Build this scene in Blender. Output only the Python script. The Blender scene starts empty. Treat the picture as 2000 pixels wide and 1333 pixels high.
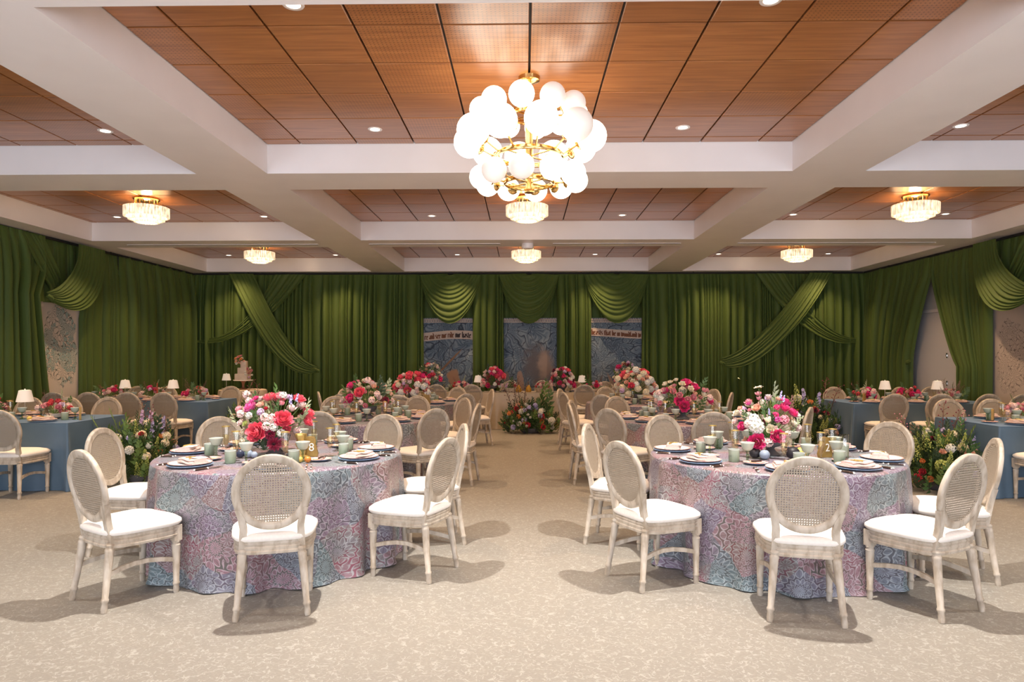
import bpy, math, random
from mathutils import Vector, Matrix, noise

SC = bpy.context.scene
COL = SC.collection
PI = math.pi
rnd = random.Random(7)

# ------------------------------------------------------------------ camera
HC = 1.53                                   # eye height
cam_d = bpy.data.cameras.new('camera')
cam = bpy.data.objects.new('camera', cam_d)
COL.objects.link(cam)
cam_d.sensor_width = 36.0
cam_d.lens = 24.0
cam_d.shift_y = (697 - 666.5) / 2000.0
cam_d.clip_start = 0.05
cam.location = (0, 0, HC)
YAW = math.atan(24 / 1333.0)
cam.rotation_euler = (PI / 2, 0, YAW)
SC.camera = cam

# ------------------------------------------------------------------ world, exposure
w = bpy.data.worlds.new('world')
SC.world = w
w.use_nodes = True
w.node_tree.nodes['Background'].inputs['Color'].default_value = (0.75, 0.85, 1.0, 1)
w.node_tree.nodes['Background'].inputs['Strength'].default_value = 1.0
SC.view_settings.view_transform = 'Standard'
SC.view_settings.look = 'None'
SC.view_settings.gamma = 1.0
SC.view_settings.use_curve_mapping = False
SC.view_settings.exposure = EXPO = 0.0

WARM = (1.0, 0.65, 0.37)
# daylight through the three tall windows of the wall behind the camera
WIN_W = 830.0
for i, x in enumerate((-4.9, 0.04, 4.98)):
    ld = bpy.data.lights.new('window_daylight', 'AREA')
    ld.shape = 'RECTANGLE'
    ld.size, ld.size_y = 3.8, 2.5
    ld.energy = WIN_W / 3
    ld.color = (0.84, 0.9, 1.0)
    lo = bpy.data.objects.new('window_daylight', ld)
    COL.objects.link(lo)
    lo.location = (x, -2.75, 1.75)
    lo.rotation_euler = (PI / 2 + math.radians(48), 0, 0)       # tilted up so the daylight also brightens the ceiling beams
SPOT_W = {1: 260.0, 2: 230.0, 3: 200.0, 0: 160.0}
GLOBE_E, LAMP_E = 3.5, 1.5

# ------------------------------------------------------------------ helpers
class MB:
    """collects verts and faces of one mesh object"""
    def __init__(s):
        s.v = []; s.f = []; s.m = []; s.uv = []; s.has_uv = False
    def add(s, vs, fs, m=0, uvs=None):
        o = len(s.v)
        s.v += [tuple(p) for p in vs]
        if uvs: s.has_uv = True; s.uv += list(uvs)
        else: s.uv += [(0, 0)] * len(vs)
        s.f += [tuple(i + o for i in f) for f in fs]
        s.m += [m] * len(fs)
    def box(s, c, d, m=0, M=None):
        x, y, z = c; a, b, e = d[0] / 2, d[1] / 2, d[2] / 2
        vs = [Vector((x + i * a, y + j * b, z + k * e)) for i in (-1, 1) for j in (-1, 1) for k in (-1, 1)]
        if M: vs = [M @ p for p in vs]
        s.add(vs, [(0, 1, 3, 2), (4, 6, 7, 5), (0, 4, 5, 1), (2, 3, 7, 6), (0, 2, 6, 4), (1, 5, 7, 3)], m)
    def grid(s, fn, nu, nv, cu=False, m=0, uvf=None, cv=False):
        vs = []; uvs = []
        U = nu if cu else nu + 1
        V = nv if cv else nv + 1
        for j in range(V):
            for i in range(U):
                vs.append(fn(i / nu, j / nv))
                uvs.append(uvf(i / nu, j / nv) if uvf else (i / nu, j / nv))
        fs = []
        for j in range(nv):
            for i in range(nu):
                a = j * U + i; b = j * U + (i + 1) % U
                c = ((j + 1) % V) * U + (i + 1) % U; d = ((j + 1) % V) * U + i
                fs.append((a, b, c, d))
        s.add(vs, fs, m, uvs)
    def lathe(s, prof, n=24, c=(0, 0, 0), m=0, M=None, rib=None):
        L = len(prof) - 1
        def fn(u, v):
            k = int(round(v * L)); r, z = prof[k]; a = 2 * PI * u
            if rib: r = rib(r, z, a)
            p = Vector((c[0] + r * math.cos(a), c[1] + r * math.sin(a), c[2] + z))
            return M @ p if M else p
        s.grid(fn, n, L, True, m)
    def tube(s, pts, r, n=6, m=0, caps=True):
        pts = [Vector(p) for p in pts]
        if not isinstance(r, (list, tuple)): r = [r] * len(pts)
        o = len(s.v); vs = []; fs = []
        up = Vector((0, 0, 1))
        for i, p in enumerate(pts):
            t = (pts[min(i + 1, len(pts) - 1)] - pts[max(i - 1, 0)]).normalized()
            a = up if abs(t.dot(up)) < 0.95 else Vector((1, 0, 0))
            x = t.cross(a).normalized(); y = x.cross(t)
            for k in range(n):
                q = 2 * PI * (k + .5) / n
                vs.append(p + (x * math.cos(q) + y * math.sin(q)) * r[i])
        for i in range(len(pts) - 1):
            for k in range(n):
                fs.append((i * n + k, i * n + (k + 1) % n, (i + 1) * n + (k + 1) % n, (i + 1) * n + k))
        if caps:
            fs.append(tuple(range(n - 1, -1, -1))); fs.append(tuple(range((len(pts) - 1) * n, len(pts) * n)))
        s.add(vs, fs, m)
    def ball(s, c, r, n=10, m=0, sc=(1, 1, 1)):
        k = max(4, n // 2)
        prof = [(r * math.sin(PI * i / k) + 1e-5, -r * math.cos(PI * i / k)) for i in range(k + 1)]
        s.lathe([(p[0], p[1] * sc[2]) for p in prof], n, c, m)
    def mesh(s, name, mats, smooth=True):
        me = bpy.data.meshes.new(name)
        me.from_pydata(s.v, [], s.f)
        for q in (mats if isinstance(mats, (list, tuple)) else [mats]): me.materials.append(q)
        if len(me.materials) > 1: me.polygons.foreach_set('material_index', s.m)
        if s.has_uv:
            uv = me.uv_layers.new(name='UVMap')
            flat = []
            for l in me.loops: flat += s.uv[l.vertex_index]
            uv.data.foreach_set('uv', flat)
        if smooth:
            me.polygons.foreach_set('use_smooth', [True] * len(me.polygons))
            if smooth == 'angle': me.set_sharp_from_angle(angle=math.radians(40))
        me.update()
        return me
    def obj(s, name, mats, parent=None, smooth='angle'):
        return link(name, s.mesh(name, mats, smooth), parent)

def link(name, me, parent=None, loc=None, rz=None, M=None, sc=None):
    o = bpy.data.objects.new(name, me)
    COL.objects.link(o)
    if parent: o.parent = parent
    if M is not None: o.matrix_local = M
    if loc is not None: o.location = loc
    if rz is not None: o.rotation_euler = (0, 0, rz)
    if sc is not None: o.scale = (sc, sc, sc)
    return o
def tag(o, label=None, cat=None, group=None, kind=None):
    if label: o['label'] = label
    if cat: o['category'] = cat
    if group: o['group'] = group
    if kind: o['kind'] = kind
    return o
def thing(name, label, cat, loc=(0, 0, 0), rz=0, group=None):
    o = link(name, None, None, loc, rz)
    o.empty_display_size = .1
    return tag(o, label, cat, group)
KIDS = {}
def freeze(root):
    """remember the parts of a prototype so that it can be copied"""
    ch = {}
    for o in COL.objects:
        if o.parent: ch.setdefault(o.parent.name, []).append(o)
    KIDS[root.name] = [(a, ch.get(a.name, [])) for a in ch.get(root.name, [])]
def dup(root, loc, rz, label, group=None, sc=None):
    r = root.copy(); COL.objects.link(r)
    r.location = loc; r.rotation_euler = (0, 0, rz); r['label'] = label
    if sc: r.scale = (sc, sc, sc)
    if group: r['group'] = group
    for a, sub in KIDS[root.name]:
        c = a.copy(); COL.objects.link(c); c.parent = r
        for b in sub:
            d = b.copy(); COL.objects.link(d); d.parent = c
    return r
class Stamp:
    """a prototype placed once, then copied"""
    def __init__(s, proto): s.p = proto; freeze(proto); s.used = False
    def put(s, loc, rz, label, group=None, sc=None):
        if not s.used:
            s.used = True; o = s.p
            o.location = loc; o.rotation_euler = (0, 0, rz); o['label'] = label
            if sc: o.scale = (sc, sc, sc)
            if group: o['group'] = group
            return o
        return dup(s.p, loc, rz, label, group, sc)

# ------------------------------------------------------------------ materials
class G:
    def __init__(s, name):
        s.m = bpy.data.materials.new(name); s.m.use_nodes = True
        s.t = s.m.node_tree; s.b = s.t.nodes['Principled BSDF']; s.out = s.t.nodes['Material Output']
    def n(s, ty, out=0, _p=None, **kw):
        nd = s.t.nodes.new('ShaderNode' + ty)
        for k, v in (_p or {}).items(): setattr(nd, k, v)
        for k, v in kw.items():
            i = nd.inputs[int(k[1:])] if k[0] == 'i' and k[1:].isdigit() else nd.inputs[k.replace('_', ' ')]
            s.put(i, v)
        return nd.outputs[out]
    def put(s, i, v):
        if isinstance(v, bpy.types.NodeSocket): s.t.links.new(v, i)
        elif isinstance(v, (tuple, list)) and len(v) == 3 and i.type == 'RGBA': i.default_value = (*v, 1)
        else: i.default_value = v
    def set(s, **kw):
        for k, v in kw.items(): s.put(s.b.inputs[k.replace('_', ' ')], v)
        return s
    def math(s, op, a, b=0.0, c=None):
        nd = s.t.nodes.new('ShaderNodeMath'); nd.operation = op
        s.put(nd.inputs[0], a); s.put(nd.inputs[1], b)
        if c is not None: s.put(nd.inputs[2], c)
        return nd.outputs[0]
    def vmath(s, op, a, b=None, out=0):
        nd = s.t.nodes.new('ShaderNodeVectorMath'); nd.operation = op
        s.put(nd.inputs[0], a)
        if b is not None: s.put(nd.inputs[1], b)
        return nd.outputs[out]
    def mix(s, f, a, b, mode='MIX'):
        nd = s.t.nodes.new('ShaderNodeMix'); nd.data_type = 'RGBA'; nd.blend_type = mode
        s.put(nd.inputs[0], f); s.put(nd.inputs[6], a); s.put(nd.inputs[7], b)
        return nd.outputs[2]
    def ramp(s, f, stops):
        nd = s.t.nodes.new('ShaderNodeValToRGB'); e = nd.color_ramp.elements
        while len(e) < len(stops): e.new(1)
        for k, (p, c) in zip(e, stops): k.position = p; k.color = (*c, 1)
        s.put(nd.inputs[0], f)
        return nd.outputs[0]
    def step(s, x, a, b):
        nd = s.t.nodes.new('ShaderNodeMapRange'); nd.interpolation_type = 'SMOOTHSTEP'
        s.put(nd.inputs[0], x); nd.inputs[1].default_value = a; nd.inputs[2].default_value = b
        return nd.outputs[0]
    def coord(s, k='Object'): return s.n('TexCoord', {'Generated': 0, 'UV': 2, 'Object': 3}[k])
    def map(s, v, sc=(1, 1, 1), loc=(0, 0, 0), rot=(0, 0, 0)):
        return s.n('Mapping', Vector=v, Scale=sc, Location=loc, Rotation=rot)
    def noise(s, v, scale, detail=3, out=0, **kw): return s.n('TexNoise', out, Vector=v, Scale=scale, Detail=detail, **kw)
    def bump(s, h, st=.3, d=.01): s.put(s.b.inputs['Normal'], s.n('Bump', Height=h, Strength=st, Distance=d)); return s

def plain(name, col, rough=.5, metal=0.0, **kw):
    g = G(name); g.set(Base_Color=col, Roughness=rough, Metallic=metal, **kw)
    return g.m
def mottled(name, c1, c2, scale=20, rough=.6, bump=0, obj='Object', **kw):
    g = G(name); f = g.noise(g.coord(obj), scale)
    g.set(Base_Color=g.mix(g.step(f, .3, .7), c1, c2), Roughness=rough, **kw)
    if bump: g.bump(f, bump)
    return g.m
M = {}
M['paint'] = mottled('white_paint', (.85, .80, .80), (.88, .83, .83), 2, .3)
M['wall'] = mottled('white_wall', (.66, .63, .62), (.7, .67, .66), 3, .6)
M['reveal'] = plain('dark_reveal', (.015, .013, .012), .7)
M['brass'] = mottled('polished_brass', (.66, .43, .16), (.74, .5, .2), 8, .16, Metallic=1.0)
M['gold'] = mottled('brushed_gold', (.62, .44, .13), (.7, .5, .18), 30, .35, Metallic=.75)
M['plaque'] = mottled('bronze_gilt_card', (.3, .18, .045), (.36, .23, .06), 30, .5, Metallic=.2)
M['steel'] = plain('steel', (.7, .68, .66), .22, 1.0)
M['handle'] = mottled('dark_horn', (.022, .014, .012), (.06, .03, .02), 40, .3)
M['pearl'] = plain('pearl', (.85, .82, .78), .2)
M['cushion'] = mottled('ivory_linen', (.82, .77, .72), (.86, .81, .76), 60, .8, .05)
M['china'] = plain('white_china', (.85, .82, .8), .18)
M['china_pink'] = mottled('pink_glaze_rim', (.72, .34, .3), (.84, .6, .56), 45, .25)
M['china_blue'] = mottled('blue_glaze', (.2, .31, .5), (.28, .42, .62), 20, .2)
M['napkin'] = mottled('blush_linen', (.58, .44, .4), (.66, .51, .47), 90, .85, .06)
M['card'] = plain('menu_card', (.85, .83, .8), .6)
M['satin'] = mottled('champagne_satin', (.5, .39, .25), (.56, .44, .29), 6, .33, Sheen_Weight=.3)
M['white_shade'] = plain('white_pleated_shade', (.8, .78, .76), .7)
M['lamp_glass'] = None
M['door'] = plain('white_door', (.6, .6, .65), .35)
M['copper'] = plain('copper_glaze', (.32, .13, .07), .3)
M['icing'] = mottled('blush_icing', (.72, .58, .46), (.78, .66, .54), 15, .6)
M['vase'] = mottled('grey_stoneware', (.1, .1, .11), (.16, .15, .16), 12, .5)
M['bowl'] = plain('cream_bowl', (.75, .68, .58), .3)
M['stem'] = plain('green_stem', (.12, .2, .05), .6)
M['wine'] = None

def mk_glassy(name, col, tint=(1, 1, 1), fac=.12):
    g = G(name); t = g.t
    tr = g.n('BsdfTransparent', Color=tint)
    gl = g.n('BsdfGlossy', Color=col, Roughness=.05)
    fr = g.math('ADD', g.math('MULTIPLY', g.math('POWER', g.n('LayerWeight', 1, Blend=.5), 3.0), .45), fac)
    mx = g.n('MixShader', i0=fr, i1=tr, i2=gl)
    t.links.new(mx, g.out.inputs['Surface']); return g.m
M['glass'] = mk_glassy('clear_glass', (1, .97, .93), (.93, .92, .9), .08)
M['wine'] = mk_glassy('champagne', (1, .95, .8), (.97, .92, .76), .07)
def mk_sage():
    g = G('sage_opaline'); g.set(Base_Color=(.4, .47, .35), Roughness=.2, Transmission_Weight=.15)
    z = g.n('SeparateXYZ', 2, Vector=g.coord())
    g.set(Base_Color=g.mix(g.step(z, .0, .14), (.3, .38, .26), (.55, .6, .49)))
    return g.m
M['sage'] = mk_sage()
M['opal'] = plain('opal_glass_rim', (.72, .77, .72), .15)
M['sage_clear'] = mk_glassy('sage_clear_glass', (.8, .9, .8), (.62, .74, .6), .12)

def mk_emit(name, col, st, base=(.9, .88, .85), low=None):
    g = G(name); g.set(Base_Color=base, Roughness=.25, Emission_Color=col, Emission_Strength=st)
    return g.m
M['globe'] = mk_emit('lit_globe', (1, .88, .72), GLOBE_E)
M['globe_dim'] = mk_emit('dim_globe', (1, .86, .72), .35, (.8, .74, .7))
M['lens'] = mk_emit('downlight_lens', (1, .86, .68), 5)
def mk_lampglass():
    g = G('lit_pressed_glass')
    f = g.noise(g.map(g.coord(), (30, 30, 14)), 1.0)
    g.set(Base_Color=(.9, .85, .75), Roughness=.2, Emission_Color=(1, .76, .46),
          Emission_Strength=g.math('MULTIPLY', g.step(f, .2, .8), LAMP_E))
    return g.m
M['lamp_glass'] = mk_lampglass()
g = G('lit_shade'); g.set(Base_Color=(.78, .74, .7), Roughness=.7, Emission_Color=(1, .8, .6), Emission_Strength=.25); M['white_shade'] = g.m

def mk_wood_tile():
    g = G('wood_ceiling_tile'); r = g.n('ObjectInfo', 5)
    p = g.vmath('ADD', g.coord(), g.n('CombineXYZ', X=g.math('MULTIPLY', r, 37.0), Y=g.math('MULTIPLY', r, 91.0), Z=0.0))
    a = g.noise(g.map(p, (1.1, 16, 1)), 1.6, 5, Distortion=.6)
    b = g.noise(g.map(p, (2.5, 90, 1)), 1.5, 3)
    c = g.ramp(a, [(.25, (.27, .095, .03)), (.5, (.38, .145, .045)), (.72, (.46, .19, .062))])
    c = g.mix(g.math('MULTIPLY', g.step(b, .5, .75), .35), c, (.2, .07, .022))
    c = g.mix(g.math('MULTIPLY', g.math('SUBTRACT', r, .5), .5), c, (.2, .075, .025))
    # fine perforation on some of the tiles
    q = g.vmath('FRACTION', g.vmath('SCALE', g.coord(), None))
    sc = q.node.inputs[0].links[0].from_node; sc.inputs['Scale'].default_value = 34
    d = g.vmath('LENGTH', g.vmath('MULTIPLY', g.vmath('SUBTRACT', q, (.5, .5, 0)), (1, 1, 0)), None, 1)
    hole = g.math('MULTIPLY', g.math('SUBTRACT', 1.0, g.step(d, .16, .24)), g.math('GREATER_THAN', g.math('FRACT', g.math('MULTIPLY', r, 7.3)), .62))
    c = g.mix(g.math('MULTIPLY', hole, .6), c, (.03, .012, .006))
    g.set(Base_Color=c, Roughness=.3, Coat_Weight=.25, Coat_Roughness=.2)
    g.bump(b, .05); return g.m
M['tile'] = mk_wood_tile()

def mk_floor():
    g = G('vinyl_floor'); p = g.coord()
    wv = g.vmath('SUBTRACT', g.noise(p, 14, 2, 1), (.5, .5, .5))
    acc = None
    for sc, mx, off, th in ((15.0, (.62, 1, 1), (0, 0, 0), .024), (19.0, (.8, .8, 1), (3, 5, 0), .028), (27.0, (1, .8, 1), (8, 2, 0), .036)):
        q = g.vmath('ADD', g.map(p, mx, off), g.vmath('MULTIPLY', wv, (.09, .09, 0)))
        d = g.n('TexVoronoi', 0, {'feature': 'DISTANCE_TO_EDGE'}, Vector=q, Scale=sc)
        k = g.step(g.noise(g.map(p, (1, 1, 1), off), 24, 2), .5, .58)
        ln = g.math('MULTIPLY', g.math('SUBTRACT', 1.0, g.step(d, th * .4, th * 1.6)), k)
        acc = ln if acc is None else g.math('MAXIMUM', acc, ln)
    base = g.mix(g.step(g.noise(g.map(p, (60, 160, 1)), 1.0, 3), .3, .7), (.245, .226, .196), (.30, .279, .246))
    base = g.mix(g.math('MULTIPLY', g.step(g.noise(p, 7, 3), .4, .65), .3), base, (.245, .225, .2))
    g.set(Base_Color=g.mix(g.math('MULTIPLY', acc, .5), base, (.49, .475, .445)), Roughness=.5)
    return g.m
M['floor'] = mk_floor()

def mk_green():
    g = G('green_velvet'); p = g.coord()
    f = g.noise(g.map(p, (3, 3, .4)), 1.0, 3)
    g.set(Base_Color=g.mix(f, (.062, .1, .02), (.085, .13, .03)), Roughness=.62, Sheen_Weight=.15, Sheen_Roughness=.4,
          Sheen_Tint=(.6, .7, .35))
    g.b.inputs['Specular IOR Level'].default_value = .25
    return g.m
M['green'] = mk_green()

def mk_chairwood():
    g = G('whitewashed_oak'); p = g.coord()
    a = g.noise(g.map(p, (28, 28, 9)), 1.0, 5); b = g.noise(p, 9, 2)
    c = g.mix(g.step(a, .35, .65), (.40, .325, .245), (.585, .51, .42))
    c = g.mix(g.math('MULTIPLY', g.step(b, .45, .7), .5), c, (.6, .545, .475))
    g.set(Base_Color=c, Roughness=.5); g.bump(a, .05); return g.m
M['oak'] = mk_chairwood()
def mk_cane():
    g = G('woven_cane'); p = g.coord()
    s = g.n('SeparateXYZ', 0, Vector=p); sx = s.node.outputs[0]; sz = s.node.outputs[2]
    fx = g.math('SUBTRACT', g.math('FRACT', g.math('MULTIPLY', sx, 70.0)), .5)
    fz = g.math('SUBTRACT', g.math('FRACT', g.math('MULTIPLY', sz, 70.0)), .5)
    d = g.math('MAXIMUM', g.math('MULTIPLY', g.math('ADD', g.math('ABSOLUTE', fx), g.math('ABSOLUTE', fz)), .72),
               g.math('MAXIMUM', g.math('ABSOLUTE', fx), g.math('ABSOLUTE', fz)))
    al = g.math('GREATER_THAN', d, .305)
    c = g.mix(g.noise(p, 40), (.34, .275, .205), (.47, .4, .32))
    g.set(Base_Color=c, Roughness=.6, Alpha=al); return g.m
M['cane'] = mk_cane()

def mk_brocade():
    g = G('floral_brocade'); p0 = g.coord('UV')
    p = g.vmath('ADD', p0, g.vmath('MULTIPLY', g.vmath('SUBTRACT', g.noise(p0, 10, 2, 1), (.5, .5, .5)), (.035, .035, 0)))
    p = g.vmath('ADD', p, g.vmath('MULTIPLY', g.vmath('SUBTRACT', g.noise(p0, 3.5, 1, 1), (.5, .5, .5)), (.16, .16, 0)))
    cols = []; lines = []; ins = []
    for sc, off, npet, rings in ((4.9, (0, 0, 0), 14.0, 4.4), (7.8, (3.3, 1.7, 0), 9.0, 3.1)):
        q = g.map(p, (1, 1, 1), off)
        dist = g.n('TexVoronoi', 0, {'voronoi_dimensions': '2D'}, Vector=q, Scale=sc, Randomness=.9)
        vn = dist.node
        loc = g.vmath('SUBTRACT', q, vn.outputs['Position'])
        sp = g.n('SeparateXYZ', 0, Vector=loc).node
        ang = g.math('DIVIDE', g.math('ARCTAN2', sp.outputs[1], sp.outputs[0]), 2 * PI)
        r = g.math('MULTIPLY', dist, rings)
        ring = g.math('FLOOR', r); rf = g.math('FRACT', r)
        k = g.math('ADD', g.math('MULTIPLY', ang, npet), g.math('MULTIPLY', ring, .5))
        pet = g.math('MULTIPLY', g.math('ABSOLUTE', g.math('SUBTRACT', g.math('FRACT', k), .5)), 2.0)
        wdt = g.math('POWER', g.math('SINE', g.math('MULTIPLY', rf, PI)), .65)
        e = g.math('SUBTRACT', pet, wdt)                 # <0 inside a petal
        inside = g.math('SUBTRACT', 1.0, g.step(e, -.1, 0))
        rib = g.math('MULTIPLY', g.math('SUBTRACT', 1.0, g.step(pet, .0, .22)), inside)
        ln = g.math('SUBTRACT', 1.0, g.step(g.math('ABSOLUTE', g.math('ADD', e, .16)), .06, .24))
        lines.append(ln); ins.append(g.math('SUBTRACT', inside, g.math('MULTIPLY', rib, .6)))
        cols.append(g.n('SeparateColor', 0, Color=vn.outputs['Color']))
    sel = g.step(g.noise(p0, 5, 1), .46, .54)
    line = g.mix(sel, lines[0], lines[1]); inn = g.mix(sel, ins[0], ins[1])
    cf = g.math('ADD', g.math('MULTIPLY', cols[0], .6), g.math('MULTIPLY', g.noise(p0, 3.2, 2), .4))
    gr = g.ramp(cf, [(.2, (.085, .105, .115)), (.36, (.105, .095, .125)), (.48, (.15, .085, .135)), (.55, (.095, .11, .115)), (.63, (.27, .085, .125)), (.7, (.12, .115, .105)), (.8, (.2, .085, .09))])
    li = g.ramp(cf, [(.2, (.2, .28, .31)), (.4, (.26, .25, .33)), (.52, (.3, .21, .31)), (.6, (.25, .3, .29)), (.7, (.42, .19, .26)), (.8, (.28, .28, .26))])
    c = g.mix(g.math('MULTIPLY', inn, .55), gr, li)
    c = g.mix(g.math('MULTIPLY', line, .85), c, g.mix(.45, li, (.56, .59, .61)))
    g.set(Base_Color=c, Roughness=.42, Sheen_Weight=.1); g.bump(line, .12); return g.m
M['brocade'] = mk_brocade()
def mk_blue():
    g = G('blue_velvet'); f = g.noise(g.coord(), 5, 3)
    g.set(Base_Color=g.mix(f, (.07, .125, .195), (.11, .18, .26)), Roughness=.5, Sheen_Weight=.45, Sheen_Roughness=.35, Sheen_Tint=(.6, .75, .95))
    return g.m
M['blue'] = mk_blue()

def mk_tapestry(seed, extra=None):
    g = G('blue_leaf_tapestry'); p = g.map(g.coord(), (1, 1, 1), (seed, 0, seed * 1.7))
    c0 = lambda v: g.vmath('SUBTRACT', v, (.5, .5, .5))
    q = g.vmath('ADD', p, g.vmath('MULTIPLY', c0(g.noise(p, 1.7, 1, 1)), (.8, 0, .8)))
    q2 = g.vmath('ADD', q, g.vmath('MULTIPLY', c0(g.noise(p, 7, 2, 1)), (.07, 0, .07)))
    vo = g.n('TexVoronoi', 0, {'feature': 'DISTANCE_TO_EDGE'}, Vector=q2, Scale=4.6)
    vc = g.n('TexVoronoi', 1, Vector=q2, Scale=4.6); vd = vc.node.outputs[0]
    tone = g.n('SeparateColor', 0, Color=vc)
    loc = g.vmath('SUBTRACT', q2, vc.node.outputs['Position']); sp = g.n('SeparateXYZ', 0, Vector=loc).node
    ang = g.math('ARCTAN2', sp.outputs[2], sp.outputs[0])
    vein = g.math('ABSOLUTE', g.math('SINE', g.math('ADD', g.math('MULTIPLY', ang, 4.0), g.math('MULTIPLY', vd, 7.0))))
    c = g.ramp(g.math('ADD', g.math('MULTIPLY', vd, .9), g.math('MULTIPLY', tone, .35)), [(.1, (.05, .08, .125)), (.4, (.095, .145, .205)), (.7, (.15, .205, .265)), (.95, (.22, .275, .32))])
    c = g.mix(g.math('MULTIPLY', g.math('SUBTRACT', 1.0, g.step(vein, .0, .35)), .75), c, (.035, .055, .09))
    c = g.mix(g.math('MULTIPLY', g.step(vein, .8, .98), .35), c, (.36, .42, .46))
    c = g.mix(g.math('SUBTRACT', 1.0, g.step(vo, .0, .05)), c, (.03, .045, .075))
    if extra: c = extra(g, c)
    g.set(Base_Color=c, Roughness=.8); return g.m
def blob(g, c, cx, cz, rx, rz, col, soft=.4, rot=0.0, nz=.5):
    p = g.map(g.vmath('SUBTRACT', g.coord(), (cx, 0, cz)), (1, 1, 1), (0, 0, 0), (0, rot, 0))
    p = g.vmath('ADD', p, g.vmath('MULTIPLY', g.vmath('SUBTRACT', g.noise(g.coord(), 7, 3, 1), (.5, .5, .5)), (rx * nz * 1.6, 0, rz * nz * 1.6)))
    d = g.vmath('LENGTH', g.vmath('DIVIDE', p, (rx, 1, rz)), None, 1)
    return g.mix(g.math('SUBTRACT', 1.0, g.step(d, 1 - soft, 1.0)), c, col)
def ex1(g, c):
    c = blob(g, c, .05, .08, .5, .03, (.3, .17, .1), .4, .8, .3)
    c = blob(g, c, .12, -.3, .17, .22, (.34, .2, .13), .3)
    return blob(g, c, .12, -.68, .2, .22, (.16, .11, .08), .4)
def ex2(g, c):
    c = blob(g, c, .16, -.05, .46, .72, (.125, .115, .125), .75, .15, .6)
    c = blob(g, c, .38, -.02, .26, .52, (.34, .25, .205), .7, .08, .5)
    c = blob(g, c, -.22, -.42, .09, .3, (.34, .24, .2), .2, .1)
    return blob(g, c, -.55, -.35, .07, .2, (.28, .24, .22), .2)
def ex3(g, c):
    c = blob(g, c, -.05, -.5, .4, .05, (.28, .2, .17), .4, -1.1, .3)
    return blob(g, c, .25, -.4, .28, .04, (.34, .24, .21), .3, .8, .3)
M['tap1'] = mk_tapestry(1.3, ex1); M['tap2'] = mk_tapestry(4.1, ex2); M['tap3'] = mk_tapestry(8.6, ex3)
def mk_sketch(name, base, ink, fill, scale, cx, cz, rx, rz, amt, wd=1.0):
    g = G(name); p = g.coord(); h = lambda v: g.vmath('SUBTRACT', v, (.5, .5, .5))
    sp0 = g.n('SeparateXYZ', 0, Vector=g.vmath('ADD', p, g.vmath('MULTIPLY', h(g.noise(p, 5, 2, 1)), (0, .16, .16)))).node
    q0 = g.n('CombineXYZ', X=sp0.outputs[1], Y=sp0.outputs[2], Z=0.0)
    line = None; leaf = None
    for sc, off, npet, rings in ((scale, (0, 0, 0), 11.0, 3.2), (scale * 1.9, (4, 2, 0), 7.0, 2.3)):
        q = g.map(q0, (1, 1, 1), off)
        dist = g.n('TexVoronoi', 0, {'voronoi_dimensions': '2D'}, Vector=q, Scale=sc)
        sp = g.n('SeparateXYZ', 0, Vector=g.vmath('SUBTRACT', q, dist.node.outputs['Position'])).node
        ang = g.math('DIVIDE', g.math('ARCTAN2', sp.outputs[1], sp.outputs[0]), 2 * PI)
        r = g.math('MULTIPLY', dist, rings); rf = g.math('FRACT', r)
        k = g.math('ADD', g.math('MULTIPLY', ang, npet), g.math('MULTIPLY', g.math('FLOOR', r), .5))
        pet = g.math('MULTIPLY', g.math('ABSOLUTE', g.math('SUBTRACT', g.math('FRACT', k), .5)), 2.0)
        e = g.math('SUBTRACT', pet, g.math('POWER', g.math('SINE', g.math('MULTIPLY', rf, PI)), .6))
        ln = g.math('SUBTRACT', 1.0, g.step(g.math('ABSOLUTE', g.math('ADD', e, .08)), .05 * wd, .17 * wd))
        tone = g.n('SeparateColor', 0, Color=dist.node.outputs['Color'])
        lf = g.math('MULTIPLY', g.math('GREATER_THAN', tone, .45), g.math('SUBTRACT', 1.0, g.step(e, -.3, -.2)))
        if line is None: line, leaf = ln, lf
        else:
            sel = g.step(g.noise(q0, 3.2, 1), .49, .51)
            line = g.mix(sel, line, ln); leaf = g.mix(sel, leaf, g.math('MAXIMUM', lf, .55))
    d = g.vmath('LENGTH', g.vmath('DIVIDE', g.vmath('ADD', g.vmath('SUBTRACT', p, (0, cx, cz)),
        g.vmath('MULTIPLY', h(g.noise(p, 3, 3, 1)), (0, .5, .6))), (1, rx, rz)), None, 1)
    msk = g.math('SUBTRACT', 1.0, g.step(d, .92, 1.0))
    c = g.mix(g.math('MULTIPLY', msk, g.math('MULTIPLY', leaf, amt)), base, fill)
    c = g.mix(g.math('MULTIPLY', msk, line), c, ink)
    g.set(Base_Color=c, Roughness=.8); return g.m
M['sketch_l'] = mk_sketch('acanthus_drawing', (.62, .56, .5), (.06, .085, .075), (.27, .39, .39), 3.2, -.03, .0, .42, .74, .95)
M['sketch_r'] = mk_sketch('line_drawing', (.55, .47, .42), (.16, .13, .12), (.46, .4, .36), 3.2, .05, -.1, .4, .66, .4, .9)
M['parch'] = plain('parchment_ribbon', (.62, .5, .42), .7)
M['ink'] = plain('rust_ink', (.2, .075, .035), .7)
M['ink_dark'] = plain('dark_ink', (.05, .03, .03), .7)

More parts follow.
